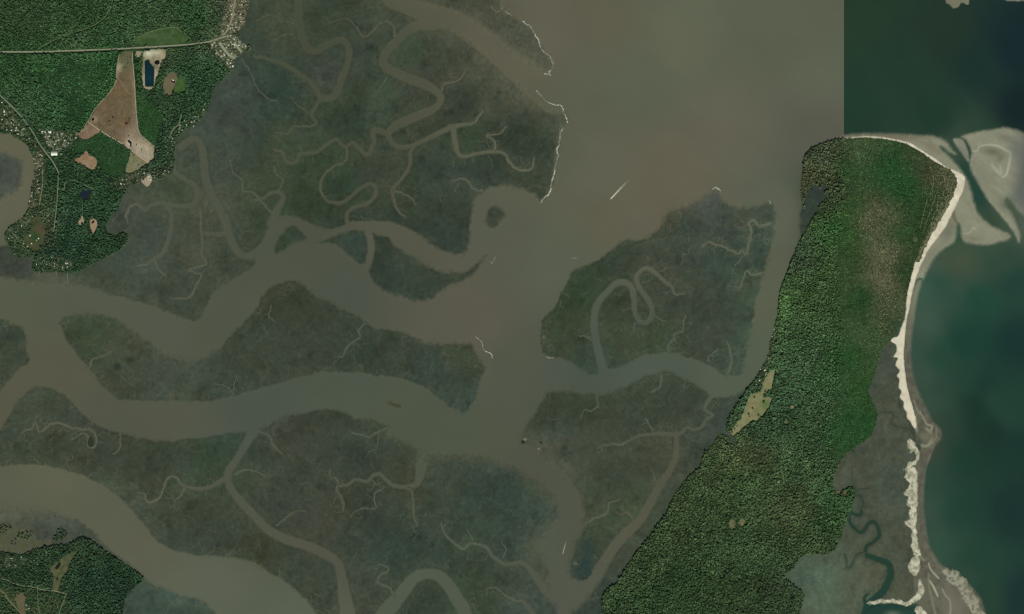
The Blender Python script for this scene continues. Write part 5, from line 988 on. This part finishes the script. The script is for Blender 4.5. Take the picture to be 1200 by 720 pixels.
for (x, y, kind, s, rot, lb) in ((64, 180.3, 'white', 3.4, .03, 'long white roofed depot building at the end of the town'), (58.5, 154.5, 'white', 1.7, 0, 'large square white roof at the north edge of the crossroads town'), (50, 154.5, 'white', 1.1, .2, 'white roof left of the large square white roof'), (53, 155, 'white', .9, 1.2, 'small white roof between two larger white roofs'),
   (71.5, 181, 'tan', 1.1, 1.3, 'pale hut just right of the depot building'), (5, 131, 'white', 1.2, 1.4, 'white roof on the lane near the west edge'), (8, 153, 'white', 1.0, 1.4, 'white roof on the lagoon shore'), (896, 434, 'white', 1.2, .5, 'bright white roof at the top of the island clearing'), (897.5, 439, 'tan', .9, .9, 'pale roof below the bright white one on the island'),
   (890, 446, 'white', .9, .4, 'white roofed house between island trees and clearing'), (886.5, 450.5, 'grey', 1.0, .9, 'grey roofed house west of the island clearing'), (891, 433, 'white', .6, 1.0, 'small white boathouse at the island shore'), (273, 78, 'white', 1.1, .7, 'white roof at the south tip of the eastern point'), (275, 53, 'white', 1.2, 2.2, 'bright white roof by the second paved street'),
   (176.5, 211, 'white', .9, .4, 'white roof on the pale sandy lot'), (191, 204, 'white', .9, .4, 'white roof on the creek bank, last before the cove'), (193.5, 200, 'white', .8, 1.4, 'white roof just above the last creek bank roof'), (227, 148, 'white', .8, 1.4, 'white roof nearest the creek head'), (79, 309, 'white', .8, .3, 'white roof by the pier on the south shore'), (79, 313, 'white', .8, .9, 'white hut at the foot of the pier'),
   (144, 211, 'white', .9, .8, 'white roof beside the round dark pond'), (203, 94.2, 'white', 1.0, -.4, 'white barn on the olive plot'), (293, 54, 'tan', 1.0, .4, 'tan roofed building at the very tip of the eastern point'), (25, 653, 'white', .6, .4, 'white cabin in the southwestern wood'), (206, 16, 'tan', .0, 0, '')):
    if s > 0: house(x, y, kind, lb, None, rot, s, 2, 'house' if 'depot' not in lb else 'depot', 'house' if ('depot' not in lb and 'barn' not in lb) else 'building', z=5.2)
# docks
MAT_WOOD = plain('weathered_wood', (128, 128, 110))
def pier(pts, w, label):
    q = catmull([(a, b, w) for a, b in P(pts)], 2, False); V = []; Fc = []
    for k in range(len(q)):
        a = q[max(k - 1, 0)]; b = q[min(k + 1, len(q) - 1)]; dx, dy = b[0] - a[0], b[1] - a[1]; L = math.hypot(dx, dy) + 1e-9
        for s_ in (-.5, .5):
            wx, wy = world_xy(q[k, 0] - dy / L * w * s_, q[k, 1] + dx / L * w * s_); V += [(wx, wy, 3.4), (wx, wy, 3.0)]
        if k: m = 4 * k; Fc += [(m - 4, m - 2, m + 2, m), (m - 3, m + 1, m + 3, m - 1), (m - 4, m, m + 1, m - 3), (m - 2, m - 1, m + 3, m + 2)]
    root = bpy.data.objects.new('pier', None); COL.objects.link(root); x0, y0 = world_xy(q[0, 0], q[0, 1]); root.location = (x0, y0, 0); tag(root, label, 'pier')
    V = [(a - x0, b - y0, c) for a, b, c in V]; me = bpy.data.meshes.new('deck'); me.from_pydata(V, [], Fc); me.materials.append(MAT_WOOD); me.update(); o = bpy.data.objects.new('deck', me); COL.objects.link(o); o.parent = root
    pm = cone_mesh('post', .3, .3, 4.0, 6); pm.materials.append(MAT_WOOD)
    for k in range(0, len(q)):
        wx, wy = world_xy(q[k, 0], q[k, 1])
        po = bpy.data.objects.new('post', pm); COL.objects.link(po); po.parent = root; po.location = (wx - x0, wy - y0, -1.1)
pier('79,318 79.3,325 79.5,333', .35, 'longest wooden pier below the mainland south shore')
pier('66,317 66.3,323', .35, 'short wooden pier left of the longest one')
pier('46,317.5 45.5,322 40,322', .35, 'crooked wooden pier at the west end of the south shore')
pier('36,199 39.5,198.6', .35, 'short dock in the western lagoon')
# ================================================================ SURF AND BOATS
def surf(path, dens, width_, label, white=(208, 206, 192), z=1.0):
    width = width_ * .85; q = catmull(P(path), 8, False); q = jitter(np.column_stack([q, np.ones(len(q))]), .7, 3)
    V = []; L = []; cols = []; k = 0; seg = np.hypot(np.diff(q[:, 0]), np.diff(q[:, 1])); cum = np.concatenate([[0], np.cumsum(seg)])
    s = 0
    while s < cum[-1]:
        t = min(np.searchsorted(cum, s), len(q) - 1); d = vnoise(np.array([s / 5.0]), np.array([1.5]), 700)[0]
        for _ in range(1 + int(rnd.random() * dens)):
            if rnd.random() > .35 + d: continue
            x, y = q[t, 0] + rnd.gauss(0, width * .35), q[t, 1] + rnd.gauss(0, width * .35); r = rnd.uniform(.12, .42) * width * (0.6 + d); m = 6; a0 = rnd.random() * 6
            j0, j1 = max(t - 1, 0), min(t + 1, len(q) - 1); an = math.atan2(q[j1, 1] - q[j0, 1], q[j1, 0] - q[j0, 0])
            ring = []
            for i in range(m):
                a = a0 + 6.283 * i / m; u = r * 1.5 * math.cos(a) * rnd.uniform(.7, 1.3); v_ = r * .75 * math.sin(a) * rnd.uniform(.7, 1.3)
                ring.append((x + u * math.cos(an) - v_ * math.sin(an), y + u * math.sin(an) + v_ * math.cos(an)))
            wx, wy = world_xy([p[0] for p in ring] + [x], [p[1] for p in ring] + [y]); V += list(zip(wx, wy, [z] * m + [z + .8])); cols += [lin(white) * rnd.uniform(.55, 1.15)] * (m + 1)
            for i in range(m): L.append((k + m, k + (i + 1) % m, k + i))
            k += m + 1
        s += .35
    o = finish('shell_bank', np.array(V), np.array(L).ravel(), np.arange(len(L)) * 3, np.full(len(L), 3), MAT_SAND, np.array(cols)); tag(o, label, None, None, 'stuff')
surf('588,10 592,13 596,16 600,19.5', 2.5, .8, 'uppermost short white shell line by the sound', z=1.6)
surf('613,25 616,28 620,30 624,36 628,43 631,49 634,56 638,62 641,64', 4, 1.0, 'upper bright white shell line curving along the mud bank', z=1.6)
surf('641,64 645,66 646,70 648,75 646,81 643,86', 2, .9, 'broken white shell specks below the upper bright line', z=1.6)
surf('638,86 642,87 646,88', 4, 1.0, 'short bright white dash off the mud bank', z=1.6)
surf('628,105 633,111 638,116 645,121 651,123', 2, .9, 'broken white shell line at the channel mouth', z=1.6)
surf('651,123 658,124 660,131 663,136 665,143', 3, 1.2, 'bright clump of white shells at the marsh corner', z=1.6)
surf('660,150 657,156 656,164 655,168 653,176 654,182 652,190 650,199', 3, 1.0, 'long white shell line along the east edge of the great marsh', z=1.6)
surf('650,199 648,208 646,217 646,221 643,228 639,231 634,237', 4.5, 1.1, 'brightest white shell spit at the southern tip of the great marsh', z=1.6)
surf('836,222 838,220 841,221 844,223', 4, 1.3, 'white shell clump on the north tip of the rounded marsh island', z=1.6)
surf('901,236 903,239', 3, .9, 'tiny white dash at the northeast corner of the rounded island', z=1.6)
surf('558,395 561,398 565,402 566,409 570,413 575,414 577,419', 2.5, .9, 'small white shell hook off the long marsh island', z=1.6)
surf('575,307 577,308 580,302', 1.5, .7, 'few white specks beside the small marsh islets', z=1.6)
surf('669,303 673,303 676,303', 1.5, .7, 'faint white specks on the shallow north of the rounded island', z=1.6)
surf('634,377 633,385 632,391', 1.8, .8, 'faint pale shell line on the west end of the rounded island', (150, 150, 130), z=1.8)
surf('640,418 645,419.5 649,419', 3, .7, 'short pale shell dash at the southwest corner of the rounded island', z=1.8)
surf('1074,205 1074,206', .1, .1, 'x') if False else None
surf('942,186 950,178 957,174 967,169 978,166 989,163', 2, .7, 'thin pale sandy rim on the northwest corner of the barrier island', (150, 146, 122), z=5.2)
surf('938,219 940,232 943,241 944,243', 1.5, .7, 'thin pale rim on the cove spit of the barrier island', (150, 148, 130), z=5.0)
surf('893,162.5 893.5,164', 2, .5, 'tiny white speck in the open sound, upper one', (140, 140, 125), z=.5)
surf('852,178 853,179.5', 2, .5, 'tiny white speck in the open sound, lower one', (140, 140, 125), z=.5)
def boat(x, y, ang, L, label, wake=None):
    """hull with raked bow, cabin, outboard; bow along +x"""
    wx, wy = world_xy(x, y); root = bpy.data.objects.new('motor_boat', None); COL.objects.link(root); root.location = (wx, wy, 0.1); root.rotation_euler = (0, 0, ang); tag(root, label, 'boat')
    B = L * .3; st = [(-L / 2, B / 2 * .9), (-L / 4, B / 2), (L / 8, B / 2), (L / 3, B / 3), (L / 2, .02)]; V = []; Fc = []
    for sx, hb in st:
        V += [(sx, -hb, 1.3 + .25 * max(sx / L, 0)), (sx, -hb * .6, -.3), (sx, hb * .6, -.3), (sx, hb, 1.3 + .25 * max(sx / L, 0))]
    for k in range(len(st) - 1):
        m = 4 * k; Fc += [(m, m + 1, m + 5, m + 4), (m + 1, m + 2, m + 6, m + 5), (m + 2, m + 3, m + 7, m + 6), (m + 3, m, m + 4, m + 7)]
    Fc.append((0, 3, 2, 1)); me = bpy.data.meshes.new('hull'); me.from_pydata(V, [], Fc); me.materials.append(MATS_R['white']); me.update(); h = bpy.data.objects.new('hull', me); COL.objects.link(h); h.parent = root
    c = [(-L * .15, -B * .3, 1.3), (L * .18, -B * .28, 1.3), (L * .18, B * .28, 1.3), (-L * .15, B * .3, 1.3), (-L * .13, -B * .27, 3.0), (L * .08, -B * .24, 3.0), (L * .08, B * .24, 3.0), (-L * .13, B * .27, 3.0)]
    me = bpy.data.meshes.new('cabin'); me.from_pydata(c, [], [(0, 1, 5, 4), (1, 2, 6, 5), (2, 3, 7, 6), (3, 0, 4, 7), (4, 5, 6, 7)]); me.materials.append(MATS_R['tan']); me.update(); h = bpy.data.objects.new('cabin', me); COL.objects.link(h); h.parent = root
    me = cone_mesh('outboard', .5, .35, 1.6, 6); me.materials.append(MAT_WOOD); h = bpy.data.objects.new('outboard', me); COL.objects.link(h); h.parent = root; h.location = (-L / 2 - .4, 0, .3)
boat(716, 233, math.atan2(-12, -11), 14, 'small white motor boat at the head of the long foam wake in the sound')
boat(660, 648.5, math.atan2(-10, -3), 11, 'small white motor boat with a short wake in the southern river')
boat(709.5, 657, 0.7, 8, 'tiny white boat alone in the creek beside the wooded island')
def wake(x0, y0, x1, y1, w0, w1, c0, c1, label, n=40):
    t = np.linspace(0, 1, n); x = x0 + (x1 - x0) * t; y = y0 + (y1 - y0) * t; w = w0 + (w1 - w0) * np.sin(np.minimum(t * 1.6, 1) * 1.57) * (1 - t ** 3 * .6)
    w = w * (1 + .25 * np.sin(t * 37) * t); r = Ribbons()
    def mid(X, Y):
        s = np.clip(((X - x0) * (x1 - x0) + (Y - y0) * (y1 - y0)) / ((x1 - x0) ** 2 + (y1 - y0) ** 2), 0, 1)[..., None]
        k = (1 - s) ** 1.3 * (0.75 + .5 * vnoise(X * 1.7, Y * 1.7, 77)[..., None]); return waterC(X, Y) * (1 - np.clip(k, 0, 1)) + lin(c0) * np.clip(k, 0, 1)
    r.add(np.column_stack([x, y, w]), .35, waterC, mid, True); tag(r.build('boat_wake', MAT_SAND), label, None, None, 'stuff')
wake(715.5, 233.5, 738, 209.5, 1.1, 2.2, (210, 208, 192), None, 'long white foam wake spreading behind the boat in the sound')
wake(659.5, 649, 664, 632, .5, 1.3, (190, 188, 172), None, 'short white foam wake behind the boat in the southern river')
print('runnels', n_r, 'objects', len(bpy.data.objects))
